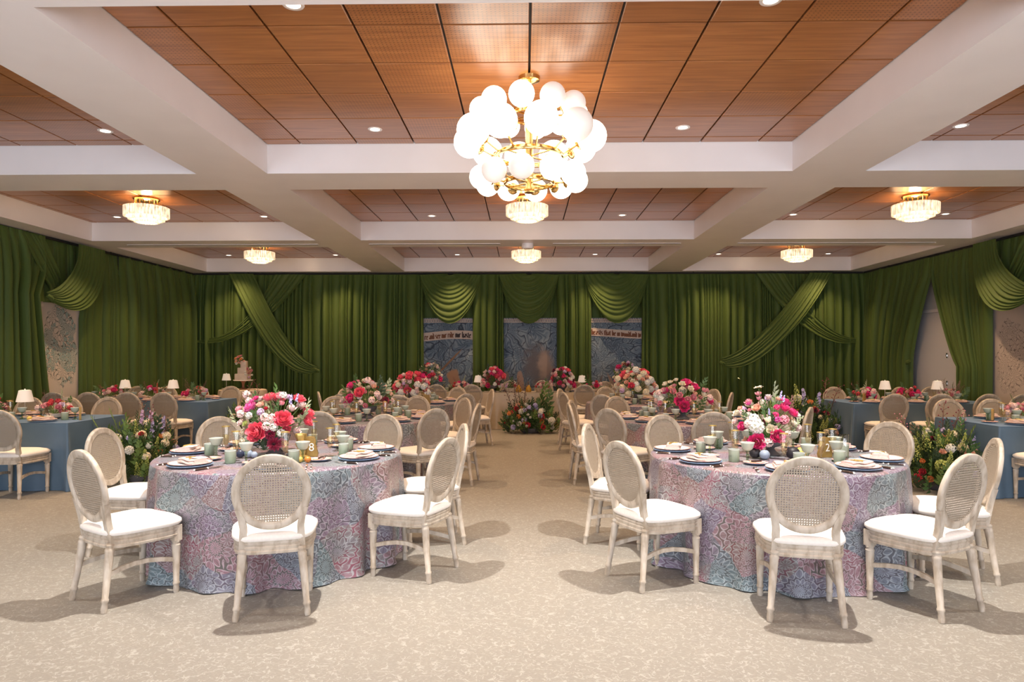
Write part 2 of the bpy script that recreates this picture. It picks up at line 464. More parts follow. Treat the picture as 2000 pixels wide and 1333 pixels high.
def mk_petal(name, inner, outer, edge=None):
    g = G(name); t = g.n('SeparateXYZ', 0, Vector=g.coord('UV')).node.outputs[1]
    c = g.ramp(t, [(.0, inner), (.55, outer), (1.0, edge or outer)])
    g.set(Base_Color=c, Roughness=.55, Sheen_Weight=.1)
    g.b.inputs['Subsurface Weight'].default_value = 0.0
    return g.m
PC = dict(coral=((.5, .02, .04), (.82, .05, .12), (.9, .16, .2)), hot=((.4, .0, .05), (.72, .015, .15), (.82, .06, .25)),
          magenta=((.4, .01, .15), (.65, .04, .28), (.8, .16, .42)), pink=((.6, .1, .16), (.8, .28, .34), (.85, .42, .46)),
          peach=((.7, .3, .16), (.85, .45, .3), (.9, .6, .45)), blush=((.7, .4, .35), (.82, .6, .55), (.86, .7, .66)),
          cream=((.7, .55, .3), (.82, .72, .5), (.86, .8, .66)), white=((.6, .58, .4), (.8, .77, .7), (.85, .83, .8)),
          burgundy=((.08, .0, .015), (.22, .004, .03), (.3, .01, .05)), red=((.25, .0, .01), (.5, .01, .03), (.6, .03, .05)),
          orange=((.6, .15, .02), (.82, .3, .06), (.86, .42, .14)), lav=((.4, .32, .6), (.5, .45, .75), (.62, .58, .82)),
          lilac=((.5, .28, .5), (.65, .42, .65), (.75, .58, .75)), lime=((.25, .3, .05), (.42, .48, .1), (.55, .58, .2)),
          brown=((.1, .05, .03), (.22, .11, .08), (.3, .17, .12)))
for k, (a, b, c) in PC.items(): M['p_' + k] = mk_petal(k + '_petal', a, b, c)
M['leaf'] = mottled('green_leaf', (.05, .11, .03), (.1, .18, .05), 12, .5)
M['leaf_dark'] = mottled('dark_leaf', (.025, .05, .022), (.045, .085, .035), 12, .45)
M['leaf_light'] = mottled('light_leaf', (.13, .22, .05), (.2, .3, .08), 12, .5)
M['leaf_sage'] = mottled('pale_leaf', (.3, .36, .2), (.42, .46, .3), 12, .6)
M['leaf_bronze'] = mottled('bronze_leaf', (.1, .045, .04), (.17, .09, .06), 12, .5)
M['stamen'] = plain('yellow_stamen', (.7, .42, .06), .7)
# ------------------------------------------------------------------ the room
XC = 0.04
CEIL, SOF = 3.816, 3.504                      # wood plane and beam underside
HW = 8.05                                     # half width of the room
YB, YR = 16.2, -2.6                           # far wall, wall behind the camera
XB = [XC - 7.42, XC - 3.58, XC - 2.81, XC + 2.81, XC + 3.58, XC + 7.42]   # coffer edges across
YC = [(-0.41 - 4.215 + 4.215 * k, 3.095 - 4.215 + 4.215 * k) for k in range(5)]   # coffers along the room
YC = [(a, b) for a, b in YC]

m = MB(); m.box((XC, (YB + YR) / 2, -.05), (2 * HW, YB - YR, .1)); fl = m.obj('floor', M['floor'], smooth=False); tag(fl, kind='structure')
m = MB(); m.box((XC - HW - .05, (YB + YR) / 2, 1.95), (.1, YB - YR, 3.9)); tag(m.obj('wall_left', M['wall'], smooth=False), kind='structure')
m = MB(); m.box((XC + HW + .05, (YB + YR) / 2, 1.95), (.1, YB - YR, 3.9)); tag(m.obj('wall_right', M['wall'], smooth=False), kind='structure')
m = MB(); m.box((XC, YB + .05, 1.95), (2 * HW, .1, 3.9)); tag(m.obj('wall_back', M['wall'], smooth=False), kind='structure')
# wall behind the camera with three window openings
m = MB()
xs = [XC - HW, -6.8, -3.0, -1.86, 1.94, 3.08, 6.88, XC + HW]
for i in range(0, 8, 2): m.box(((xs[i] + xs[i + 1]) / 2, YR - .05, 1.95), (xs[i + 1] - xs[i], .1, 3.9))
for i in range(1, 7, 2):
    cx = (xs[i] + xs[i + 1]) / 2; wx = xs[i + 1] - xs[i]
    m.box((cx, YR - .05, .25), (wx, .1, .5)); m.box((cx, YR - .05, 3.45), (wx, .1, .9))
tag(m.obj('wall_front', M['wall'], smooth=False), kind='structure')
for k, i in enumerate(range(1, 7, 2)):
    cx = (xs[i] + xs[i + 1]) / 2; wx = xs[i + 1] - xs[i]
    m = MB()
    for s in (-1, 1): m.box((cx + s * (wx / 2 - .03), YR, 1.75), (.06, .08, 2.5)); m.box((cx, YR, 1.75 + s * 1.22), (wx, .08, .06))
    tag(m.obj('window_%d' % (k + 1), M['paint'], smooth=False), kind='structure')

# ceiling: backing slab, beams, wood tiles
m = MB(); m.box((XC, (YB + YR) / 2, CEIL + .095), (2 * HW + .2, YB - YR + .2, .13))
ceil = m.obj('ceiling', M['reveal'], smooth=False); tag(ceil, kind='structure')
def beam(x0, x1, y0, y1):
    m = MB(); m.box(((x0 + x1) / 2, (y0 + y1) / 2, (SOF + CEIL + .03) / 2), (x1 - x0, y1 - y0, CEIL + .03 - SOF))
    return m.obj('beam', M['paint'], ceil, smooth=False)
beam(XC - HW, XB[0], YR, YB); beam(XB[5], XC + HW, YR, YB)
beam(XB[1], XB[2], YR, YB); beam(XB[3], XB[4], YR, YB)
gaps = [(YR, YC[1][0])] + [(YC[k][1], YC[k + 1][0]) for k in range(1, 4)] + [(YC[4][1], YB)]
for y0, y1 in gaps:
    for a in (0, 2, 4): beam(XB[a], XB[a + 1], y0, y1)
# tiles: 0.61 m grid with dark reveals; each visible tile is a part
TS = .61
cells = []
for k in range(1, 5):
    y0, y1 = YC[k]
    ph = (4.69 * HC / 1.465 * 0 + 4.69) % TS
    ys = [y0] + [y for y in [ph + TS * j for j in range(-4, 40)] if y0 + .02 < y < y1 - .02] + [y1]
    for a in (0, 2, 4):
        x0, x1 = XB[a], XB[a + 1]
        xs_ = [x0] + [x for x in [XC + TS * j for j in range(-14, 15)] if x0 + .02 < x < x1 - .02] + [x1]
        for i in range(len(xs_) - 1):
            for j in range(len(ys) - 1):
                cx, cy = (xs_[i] + xs_[i + 1]) / 2, (ys[j] + ys[j + 1]) / 2
                kx = (CEIL - HC) / (SOF - HC)
                vis = k >= 2 and ys[j + 1] > y0 * kx
                if a == 0: vis = vis and xs_[i] < XB[1] * kx
                if a == 4: vis = vis and xs_[i + 1] > XB[4] * kx
                px = abs(cx - .3) / cy * 1333
                vis = vis and px < 1100 and (CEIL - HC) / cy * 1333 < 760
                cells.append((vis, cy, xs_[i], xs_[i + 1], ys[j], ys[j + 1]))
tile_me = {}
def tile_mesh(wx, wy):
    key = (round(wx, 3), round(wy, 3))
    if key not in tile_me:
        m = MB(); e = .004; b = .008
        A, B = wx / 2 - b, wy / 2 - b
        lo = [(-A + e, -B + e, 0), (A - e, -B + e, 0), (A - e, B - e, 0), (-A + e, B - e, 0)]
        hi = [(-A, -B, e), (A, -B, e), (A, B, e), (-A, B, e)]
        tp = [(x, y, .024) for x, y, _ in hi]
        m.add(lo + hi + tp, [(3, 2, 1, 0)] + [(i, (i + 1) % 4, 4 + (i + 1) % 4, 4 + i) for i in range(4)]
              + [(4 + i, 4 + (i + 1) % 4, 8 + (i + 1) % 4, 8 + i) for i in range(4)])
        tile_me[key] = m.mesh('ceiling_tile', M['tile'], False)
    return tile_me[key]
rest = MB(); nvis = 0
for vis, cy, x0, x1, y0, y1 in sorted(cells, key=lambda c: (not c[0], c[1])):
    if vis and nvis < 295:
        nvis += 1
        link('ceiling_tile', tile_mesh(x1 - x0, y1 - y0), ceil, ((x0 + x1) / 2, (y0 + y1) / 2, CEIL))
    else:
        rest.box(((x0 + x1) / 2, (y0 + y1) / 2, CEIL + .012), (x1 - x0 - .016, y1 - y0 - .016, .022))
tag(rest.obj('ceiling_tiles', M['tile'], ceil, smooth=False), kind='stuff')

# slot air vents in the beam undersides, smoke detector
for x0, x1, lab in ((-2.72, -.42, 'long dark slot vent in beam, left of the round detector'), (.5, 2.72, 'long dark slot vent in beam, right of the round detector'),
                (-7.0, -3.62, 'long dark slot vent in beam over the left ceiling lamps'), (3.7, 7.1, 'long dark slot vent in beam over the right ceiling lamps')):
    m = MB(); m.box(((x0 + x1) / 2, 11.93, SOF - .003), (x1 - x0, .05, .006)); o = m.obj('slot_vent', M['paint'], None, False)
    tag(o, lab, 'vent', 'slot vents'); m = MB(); m.box(((x0 + x1) / 2, 11.93, SOF - .007), (x1 - x0 - .01, .022, .004)); m.obj('slot', M['reveal'], o, False)
m = MB(); m.lathe([(0, .0), (.1, .0), (.105, -.05), (.09, -.085), (0, -.09)], 20, (.06, 11.95, SOF))
tag(m.obj('smoke_detector', M['paint']), 'round white detector on beam above the centre far ceiling lamp', 'detector')

# recessed downlights, each with its own lamp
ring = MB(); ring.lathe([(.045, .0), (.052, -.004), (.068, -.006), (.072, 0.0)], 24)
ring_me = ring.mesh('trim_ring', M['paint'])
lens = MB(); lens.lathe([(0, -.004), (.047, -.003)], 20); lens_me = lens.mesh('lens', M['lens'])
names_y = ['near', 'far']
rows = {0: 'row overhead', 1: 'front coffers', 2: 'middle coffers', 3: 'rearmost coffers'}
for k in (1, 2, 3, 4):
    for j, fy in enumerate((.6, 3.03)):
        y = YC[k][0] + fy
        for i, x in enumerate((-6.66, -4.24, -1.5, 1.58, 4.32, 6.74)):
            if k == 1 and (j == 0 or i in (0, 5)): continue
            if k == 4 and j == 0: pass
            t = thing('downlight', 'recessed downlight in %s of %s, %s' % (('near end', 'far end')[j], rows[k - 1],
                ('outer left', 'inner left', 'centre left', 'centre right', 'inner right', 'outer right')[i]), 'downlight', (x, y, CEIL), 0, 'recessed downlights')
            link('trim_ring', ring_me, t); link('lens', lens_me, t)
            ld = bpy.data.lights.new('downlight_lamp', 'SPOT'); ld.energy = (SPOT_W[k - 1] if k > 1 else SPOT_W[0]) * (3.2 if k == 2 and j == 0 and i in (2, 3) else 1)
            ld.color = (1, .92, .82) if k == 2 and j == 0 else WARM if k > 2 else (1, .72, .46); ld.spot_size = math.radians(96); ld.spot_blend = .8; ld.shadow_soft_size = .035
            lo = link('downlight_lamp', ld, t); lo.location = (0, 0, -.012)

# door in the right wall behind the parted curtains
dr = MB(); dr.box((XC + HW - .03, 13.2, 1.19), (.05, 2.0, 2.38))
door = dr.obj('door_1', M['door'], smooth=False); tag(door, kind='structure')
for y_, z_, a_, b_ in ((12.15, 1.22, .08, 2.44), (14.25, 1.22, .08, 2.44), (13.2, 2.43, 2.02, .06)):
    m = MB(); m.box((XC + HW - .02, y_, z_), (.06, a_, b_)); m.obj('door_casing', M['paint'], door, False)
for z in (1.55, 1.02):
    m = MB(); m.box((XC + HW - .065, 13.1, z), (.02, .035, .1)); m.box((XC + HW - .08, 13.1, z), (.02, .015, .03)); m.obj('door_hinge', M['steel'], door)

# ------------------------------------------------------------------ drapery
class Wall:
    def __init__(s, o, u, n): s.o = Vector(o); s.u = Vector(u); s.n = Vector(n)
    def p(s, u, z, d): return s.o + s.u * u + s.n * d + Vector((0, 0, z))
WL = Wall((XC - HW, 0, 0), (0, 1, 0), (1, 0, 0))
WR = Wall((XC + HW, 0, 0), (0, 1, 0), (-1, 0, 0))
WB = Wall((0, YB, 0), (1, 0, 0), (0, -1, 0))
ZT = 3.49
def drape(wall, uL, uR, label, d0=.22, amp=.085, seed=0, z1=ZT, z0=.005, fw=.16, name='curtain', group='green curtain lengths', rowz=None, parent=None):
    """hanging pleated cloth between the edges uL(z) and uR(z)"""
    r = random.Random(seed + 11)
    fL = uL if callable(uL) else (lambda z: uL)
    fR = uR if callable(uR) else (lambda z: uR)
    Wd = max(fR(z0) - fL(z0), fR(z1) - fL(z1))
    n = max(3, int(Wd / fw)); ws = [r.choice((r.uniform(.3, .7), r.uniform(.8, 1.9))) for _ in range(n)]; tot = sum(ws)
    cols = []; acc = 0
    for wv in ws:
        a = r.uniform(.45, 1.2) * min(1.3, wv + .35)
        g_ = r.choice((0, 0, 0, -.25))
        for t in (0, .06, .2, .4, .6, .8, .94): cols.append(((acc + t * wv) / tot, a * max(0.0, math.sin(PI * t)) ** .6 + (g_ if t == 0 else 0), r.uniform(-.006, .006)))
        acc += wv
    cols.append((1.0, 0, 0))
    zs = rowz or [z1, z1 - .03, z1 - .07, z1 - .16, z1 - .5, z1 - .9, z1 - 1.3, z1 - 1.7, z1 - 2.1, z1 - 2.5, .5, z0]
    zs = [z for z in zs if z >= z0]
    if zs[-1] > z0: zs.append(z0)
    vs = []; fs = []; N = len(cols)
    for z in zs:
        L, R = fL(z), fR(z); sq = min(1.0, (R - L) / Wd); h = (z1 - z) / (z1 - z0)
        k = .35 + .8 * min(1, h * 5) if h > .015 else .15
        for i, (t, a, j) in enumerate(cols):
            wob = .012 * math.sin(3.1 * t * n + 5 * h + seed) * h
            vs.append(wall.p(L + (R - L) * t + wob, z, d0 + amp * a * k * (1 + .5 * (1 - sq)) + j))
    for b in range(len(zs) - 1):
        for i in range(N - 1): fs.append((b * N + i, b * N + i + 1, (b + 1) * N + i + 1, (b + 1) * N + i))
    m = MB(); m.add(vs, fs)
    o = m.obj(name, M['green'], parent, smooth=True)
    if not parent: tag(o, label, 'curtain', group)
    return o
def lerp(a, b, t): return a + (b - a) * t
def swag(wall, A, B, sag, label, folds=7, d0=.34, bulge=.12, amp=.045, nu=28, nv=56, seed=0, pw=1.0, skew=.5, name='swag', cat='drape', group=None, pz=1.0):
    """cloth swept from the edge A(v) to the edge B(v); each strand hangs by sag(v)"""
    r = random.Random(seed); ph = r.uniform(0, 6)
    def fn(u, v):
        a, b = A(v), B(v)
        x = lerp(a[0], b[0], u); z = lerp(a[1], b[1], u ** pz)
        us = u ** (math.log(.5) / math.log(skew))
        prof = (1 - abs(2 * us - 1) ** 2) ** pw
        z -= sag(v) * prof
        q = folds * v + .25 * math.sin(2 * PI * v * 1.7 + ph) + .5 * u
        rid = abs(math.sin(PI * q)) ** .8
        e = min(1.0, .35 + 2.2 * min(u, 1 - u) * 1.4)
        d = d0 + bulge * prof * (.4 + .6 * v) + amp * rid * e
        z -= amp * .8 * rid * e * .5 * min(1, u * 5 + .1)
        return wall.p(x, z, d)
    m = MB(); m.grid(fn, nu, nv)
    o = m.obj(name, M['green'], None, smooth=True)
    return tag(o, label, cat, group)
def pin(wall, u, z, parent, d=.42):
    m = MB(); p = wall.p(u, z, d)
    m.tube([p + wall.u * -.05 + Vector((0, 0, .03)), p + wall.n * .03, p + wall.u * .05 + Vector((0, 0, -.03))], .035, 7)
    return m.obj('knot', M['green'], parent)

for nm_, a_, b_, l_ in (('left', (XC - HW + .2, 3, 3.478), (XC - HW + .2, 16, 3.478), 'black curtain rail along the top of the left wall drapes'), ('right', (XC + HW - .2, 3, 3.478), (XC + HW - .2, 16, 3.478), 'black curtain rail along the top of the right wall drapes'),
                        ('far', (-7.8, 15.98, 3.478), (7.85, 15.98, 3.478), 'black curtain rail along the top of the far wall drapes')):
    m = MB(); m.tube([a_, b_], .022, 8)
    for k_ in range(6):
        q_ = Vector(a_).lerp(Vector(b_), (k_ + .5) / 6); m.box((q_.x, q_.y, 3.491), (.03, .03, .026))
    tag(m.obj('curtain_rail', M['reveal']), l_, 'rail', 'curtain rails')
def bx(px): return (px - 1024) * 15.75 / 1333           # far-wall position of a picture column, in metres
# dark backing curtain behind the tapestries and the three swags
drape(WB, -2.75, 3.0, 'dark green backing curtain behind the three blue tapestries', .06, .03, 3, group=None, name='backing_curtain')
# far wall lengths
edges = [(-7.8, -6.3, 'far wall green curtain length in the left corner'), (-6.3, -4.75, 'far wall green curtain length behind the left crossed drapes'),
         (-4.75, -3.55, 'far wall green curtain length right of the left crossed drapes'), (-3.55, bx(824), 'far wall green curtain length just left of the left tapestry'),
         (bx(921), bx(983), 'narrow green curtain length between left and centre tapestries'), (bx(1088), bx(1157), 'narrow green curtain length between centre and right tapestries'),
         (bx(1256), 4.55, 'far wall green curtain length just right of the right tapestry'), (4.55, 6.1, 'far wall green curtain length behind the right crossed drapes'), (6.1, 7.9, 'far wall green curtain length in the right corner')]
for i, (a, b, l) in enumerate(edges): drape(WB, a, b, l, .2, .115, 20 + i, fw=.115)
# left wall
drape(WL, 3.0, 5.6, 'left wall green curtain length nearest the camera', .2, .125, 40)
drape(WL, 5.6, 8.4, 'left wall green curtain length behind the near blue table', .2, .125, 41)
drape(WL, 8.4, 9.9, 'left wall green curtain length before the tied-back drape', .2, .125, 42)
drape(WL, 10.5, 12.1, 'short green curtain length hanging behind the left wall swag', .16, .05, 47, z0=2.42, fw=.12)
drape(WL, lambda z: 9.9, lambda z: 10.72 + (.25 * min(1, (z - 2.5) / .5) if z > 2.5 else (.16 * (2.5 - z) if z < 2.5 else 0)), 'left wall green curtain tied back beside the acanthus panel', .22, .12, 43, fw=.12,
      rowz=[3.49, 3.45, 3.3, 3.1, 2.9, 2.7, 2.55, 2.5, 2.45, 2.3, 2.0, 1.5, 1.0, .5])
drape(WL, lambda z: 11.95 - (.08 if z < 2.2 else 0), lambda z: 13.0, 'left wall green curtain just right of the acanthus panel', .17, .08, 44, fw=.14)
drape(WL, 13.0, 14.5, 'left wall green curtain length second from far left corner', .2, .125, 45)
drape(WL, 14.5, 16.0, 'left wall green curtain length in far left corner', .2, .125, 46)
# right wall
drape(WR, 3.0, 5.6, 'right wall green curtain length nearest the camera', .2, .125, 50)
drape(WR, 5.6, 8.6, 'right wall green curtain length behind the near blue table', .2, .125, 51)
drape(WR, 8.6, lambda z: 10.72 if z < 2.5 else 10.5, 'right wall green curtain length before the line drawing panel', .2, .125, 52)
drape(WR, 10.2, 11.9, 'short green curtain length hanging behind the right wall swag', .16, .05, 57, z0=2.42, fw=.12)
RNEAR = drape(WR, lambda z: 11.64, lambda z: (13.35 if z > 3.1 else lerp(12.5, 13.35, max(0.0, (z - 1.35) / 1.75) ** .8)), 'right wall green curtain swept back on the near side of the door', .2, .08, 53, fw=.13,
      rowz=[3.49, 3.45, 3.3, 3.1, 2.9, 2.7, 2.69, 2.4, 2.1, 1.8, 1.6, 1.45, 1.35, 1.2, .8, .4])
RFAR = drape(WR, lambda z: (13.35 if z > 3.1 else lerp(13.98, 13.35, max(0.0, (z - 1.45) / 1.65) ** 1.3)), lambda z: 16.0, 'right wall green curtain swept back on the far side of the door', .2, .08, 54, fw=.13,
      rowz=[3.49, 3.45, 3.3, 3.1, 2.9, 2.6, 2.3, 2.0, 1.8, 1.6, 1.45, 1.35, 1.0, .5])
# centre swags
for i, (a, b, l) in enumerate(((816, 940, 'green swag above the left blue tapestry'), (973, 1093, 'green swag above the centre blue tapestry'), (1141, 1270, 'green swag above the right blue tapestry'))):
    x0, x1 = bx(a), bx(b)
    swag(WB, lambda v, x0=x0, x1=x1: (lerp(x0 + .45 * (x1 - x0), x0 + .01, min(1, v * 1.6) ** .7), ZT - .02 - .05 * v), lambda v, x0=x0, x1=x1: (lerp(x1 - .45 * (x1 - x0), x1 - .01, min(1, v * 1.6) ** .7), ZT - .02 - .05 * v),
         lambda v: .03 + 1.08 * v, l, 9, .27, .16, .05, seed=60 + i, pw=.8, group='centre swags')
# crossed drapes on the far wall
swag(WB, lambda v: (lerp(bx(392), bx(365), v), lerp(1.96, 1.88, v)), lambda v: (lerp(bx(530), bx(592), v), ZT - .03), lambda v: .0 + .12 * v, 'green drape crossing behind, falling to the left corner', 6, .3, .08, .05, seed=70, pw=.9, group='crossed drapes', skew=.5, pz=2.1)
X1 = swag(WB, lambda v: (lerp(bx(490), bx(440), v), ZT - .03), lambda v: (lerp(bx(617), bx(614), v), lerp(1.31, 1.16, v)), lambda v: .3 + .3 * v, 'green drape crossing in front, falling right to a knot', 7, .4, .1, .055, seed=71, group='crossed drapes', skew=.55)
swag(WB, lambda v: (lerp(bx(1680), bx(1678), v), lerp(1.96, 1.88, v)), lambda v: (lerp(bx(1533), bx(1478), v), ZT - .03), lambda v: .12 * v, 'green drape crossing behind, falling to the right corner', 6, .3, .08, .05, seed=72, pw=.9, group='crossed drapes', pz=2.1)
X2 = swag(WB, lambda v: (lerp(bx(1408), bx(1412), v), lerp(1.5, 1.32, v)), lambda v: (lerp(bx(1578), bx(1622), v), ZT - .03), lambda v: .25 + .3 * v, 'green drape crossing in front, falling left to a knot', 7, .4, .1, .055, seed=73, group='crossed drapes', skew=.45)
# side swags over the drawings
swag(WL, lambda v: (lerp(10.9, 10.4, v), ZT - .02), lambda v: (lerp(11.32, 11.08, v), lerp(2.85, 2.58, v)), lambda v: .06 + .06 * v, 'green drape falling straight behind the left wall swag', 5, .225, .05, .05, seed=80)
sw1 = swag(WL, lambda v: (10.79, lerp(2.56, 2.46, v)), lambda v: (lerp(11.55, 12.3, v), ZT - .02), lambda v: .15 + .42 * v, 'green swag gathered left above the acanthus panel', 9, .36, .14, .06, seed=81, pw=.85, skew=.55)
swag(WR, lambda v: (lerp(10.85, 10.3, v), ZT - .02), lambda v: (lerp(11.2, 10.95, v), lerp(2.9, 2.62, v)), lambda v: .06 + .06 * v, 'green drape falling straight behind the right wall swag', 5, .225, .05, .05, seed=82)
sw2 = swag(WR, lambda v: (10.4, lerp(2.58, 2.46, v)), lambda v: (lerp(11.3, 11.88, v), ZT - .02), lambda v: .15 + .48 * v, 'green swag above the line drawing panel', 9, .36, .16, .06, seed=83, pw=.85, skew=.55)
for o_, wl, u_, z_ in ((X1, WB, bx(616), 1.22), (X2, WB, bx(1409), 1.38), (sw1, WL, 10.78, 2.48), (sw2, WR, 10.4, 2.5)): pin(wl, u_, z_, o_)
pin(WR, 13.98, 1.42, RFAR, .3)
# two short bent brass rods on the dark curtain
m = MB(); p = WB.p(bx(1450), .98, .31)
for s in (0, 1): m.tube([p + Vector((-.09 + s * .05, 0, .06 + s * .03)), p + Vector((.0 + s * .05, -.015, .0 + s * .03)), p + Vector((.06 + s * .05, 0, -.035 + s * .03))], .011, 6)
tag(m.obj('brass_rods', M['brass']), 'two short bent brass rods on dark curtain under right crossed drapes', 'hook')

# ------------------------------------------------------------------ panels with pictures
def panel(name, wall, u0, u1, z0, z1, mat, label, d=.12, th=.02):
    c = wall.p((u0 + u1) / 2, (z0 + z1) / 2, d)
    m = MB(); m.box((0, 0, 0), (u1 - u0, th, z1 - z0) if wall is WB else (th, u1 - u0, z1 - z0))
    o = m.obj(name, mat, smooth=False); o.location = c
    return tag(o, label, 'panel')
t1 = panel('tapestry_panel', WB, bx(818), bx(926), .25, 2.44, M['tap1'], 'blue leaf tapestry with lettered ribbon, left of the three'); t1['category'] = 'tapestry'
t2 = panel('tapestry_panel', WB, bx(977), bx(1093), .25, 2.44, M['tap2'], 'blue leaf tapestry with tawny shape, centre of the three'); t2['category'] = 'tapestry'
t3 = panel('tapestry_panel', WB, bx(1151), bx(1261), .25, 2.44, M['tap3'], 'blue leaf tapestry with lettered ribbon, right of the three'); t3['category'] = 'tapestry'
for t, wv in ((t1, 108), (t2, 116), (t3, 110)):
    m = MB(); W_ = wv * 15.75 / 1333
    n = int(W_ / .028)
    for i in range(n): m.box((-W_ / 2 + (i + .5) * W_ / n, -.014, 1.045 + .012 * (i % 2)), (W_ / n * .62, .006, .06))
    m.box((0, -.0125, 1.0), (W_, .006, .022)); m.obj('woven_border', M['parch'], t, False)
# black-letter writing drawn with a broad slanted nib
GL = {'i': [[(.1, 0), (.1, 1)]], 'n': [[(.1, 0), (.1, 1), (.2, .9)], [(.2, .85), (.45, 1), (.45, 0)]], 'u': [[(.1, 1), (.1, .1), (.4, 0)], [(.45, 1), (.45, 0)]],
      'o': [[(.1, .1), (.1, .9), (.4, 1)], [(.1, .1), (.4, 0), (.45, .9)]], 'r': [[(.1, 0), (.1, 1)], [(.12, .8), (.38, 1), (.42, .8)]], 'e': [[(.1, .1), (.1, .9), (.4, 1), (.42, .6), (.12, .5)], [(.1, .1), (.42, 0)]],
      'a': [[(.1, .85), (.42, 1), (.42, 0)], [(.42, .55), (.1, .45), (.1, .1), (.42, .1)]], 's': [[(.42, .9), (.12, 1), (.12, .6), (.42, .4), (.42, .05), (.1, 0)]], 't': [[(.15, 1.3), (.15, .1), (.38, 0)], [(.0, .95), (.36, .95)]],
      'h': [[(.1, 0), (.1, 1.5)], [(.12, .85), (.45, 1), (.45, 0), (.36, -.15)]], 'b': [[(.1, 1.5), (.1, .1), (.42, 0), (.45, .9), (.12, .9)]], 'd': [[(.05, 1.45), (.45, .9), (.45, 0)], [(.45, .9), (.1, .9), (.1, .1), (.42, 0)]],
      'l': [[(.12, 1.5), (.12, 0)]], 'm': [[(.1, 0), (.1, 1)], [(.12, .85), (.42, 1), (.42, 0)], [(.44, .85), (.74, 1), (.74, 0)]], 'w': [[(.1, 1.2), (.1, .1), (.4, 0)], [(.42, 1), (.42, 0)], [(.44, .1), (.7, .1), (.74, 1)]], 'v': [[(.1, 1), (.1, .1), (.4, 0), (.45, 1)]]}
def blackletter(txt, x0, z0, h, width, y, wav):
    adv = {'i': .32, 'l': .34, 't': .48, 'm': .95, 'w': .95, ' ': .36}
    tot = sum(adv.get(c, .64) for c in txt); k = width / tot
    m = MB(); x = x0; nib = Vector((.085, 0, .06))
    for c in txt:
        for st in GL.get(c, []):
            for (a, b), (c2, d) in zip(st, st[1:]):
                zz = wav(x)
                P = [Vector((x + a * k, y, z0 + zz + b * h)), Vector((x + c2 * k, y, z0 + zz + d * h))]
                nb = Vector((nib.x * 1.9 * k, 0, nib.z * h))
                q = [P[0] - nb, P[1] - nb, P[1] + nb, P[0] + nb]
                q2 = [p + Vector((0, -.003, 0)) for p in q]
                m.add(q + q2, [(3, 2, 1, 0), (4, 5, 6, 7), (0, 1, 5, 4), (1, 2, 6, 5), (2, 3, 7, 6), (3, 0, 4, 7)])
        x += adv.get(c, .64) * k
    return m
def ribbon(t, Wd, z, hh, wav, txts):
    m = MB()
    f = lambda s: (lambda u, v: Vector((lerp(-Wd / 2, Wd / 2, u), -.0135 - s * .006 - .004 * math.sin(u * 9), z + wav(lerp(-Wd / 2, Wd / 2, u)) + (v - .5) * hh)))
    m.grid(f(1), 30, 2)
    m.grid(f(0), 30, 2); rb = m.obj('ribbon', M['parch'], t, False)
    for txt, x0, wd, mt in txts: blackletter(txt, x0, z - hh * .33, hh * .46, wd, -.0265, wav).obj('lettering', M[mt], rb, False)
wv1 = lambda x: .03 * math.sin(x * 3.1 + 1.2) + .02 * x
wv3 = lambda x: -.02 * math.sin(x * 2.6) - .025 * x
ribbon(t1, 1.26, .67, .2, wv1, [('re and see nor ride', -.55, .69, 'ink'), ('nor haste', .175, .37, 'ink_dark')])
ribbon(t3, 1.28, .73, .18, wv3, [('beasts that be in woodland w', -.57, 1.16, 'ink')])
p1 = panel('drawing_panel', WL, 10.75, 12.15, .8, 2.56, M['sketch_l'], 'tall pale panel with sage acanthus drawing on left wall', .14); p1['category'] = 'panel'
p2 = panel('drawing_panel', WR, 10.4, 11.95, .6, 2.6, M['sketch_r'], 'tall pale panel with fine line drawing on right wall', .14)

# ------------------------------------------------------------------ chandelier
CH = (XC, 5.585)
ch = thing('chandelier', 'large brass chandelier of white glass globes over the aisle', 'chandelier', (CH[0], CH[1], 0))
m = MB(); m.tube([(0, 0, CEIL - .03), (0, 0, 3.45)], .012, 8); m.obj('suspension_rod', M['brass'], ch)
m = MB(); m.lathe([(0, 0), (.09, 0), (.085, -.03), (.02, -.05), (0, -.05)], 20, (0, 0, CEIL)); m.obj('canopy', M['brass'], ch)
m = MB(); m.lathe([(0, 2.87), (.04, 2.87), (.042, 2.9), (.032, 2.92), (.032, 3.5), (.05, 3.52), (.02, 3.56), (0, 3.56)], 16); m.obj('stem', M['brass'], ch)
gm = {}
for nm, rr in (('big', .13), ('small', .1)):
    for lit in (0, 1):
        q = MB(); q.ball((0, 0, 0), rr, 28); gm[nm, lit] = q.mesh('globe', M['globe' if lit else 'globe_dim'])
cup = MB(); cup.lathe([(0, -.012), (.03, -.012), (.05, .004), (.052, .02), (.046, .024), (.03, .006), (0, .002)], 14); cup_me = cup.mesh('cup', M['brass'])
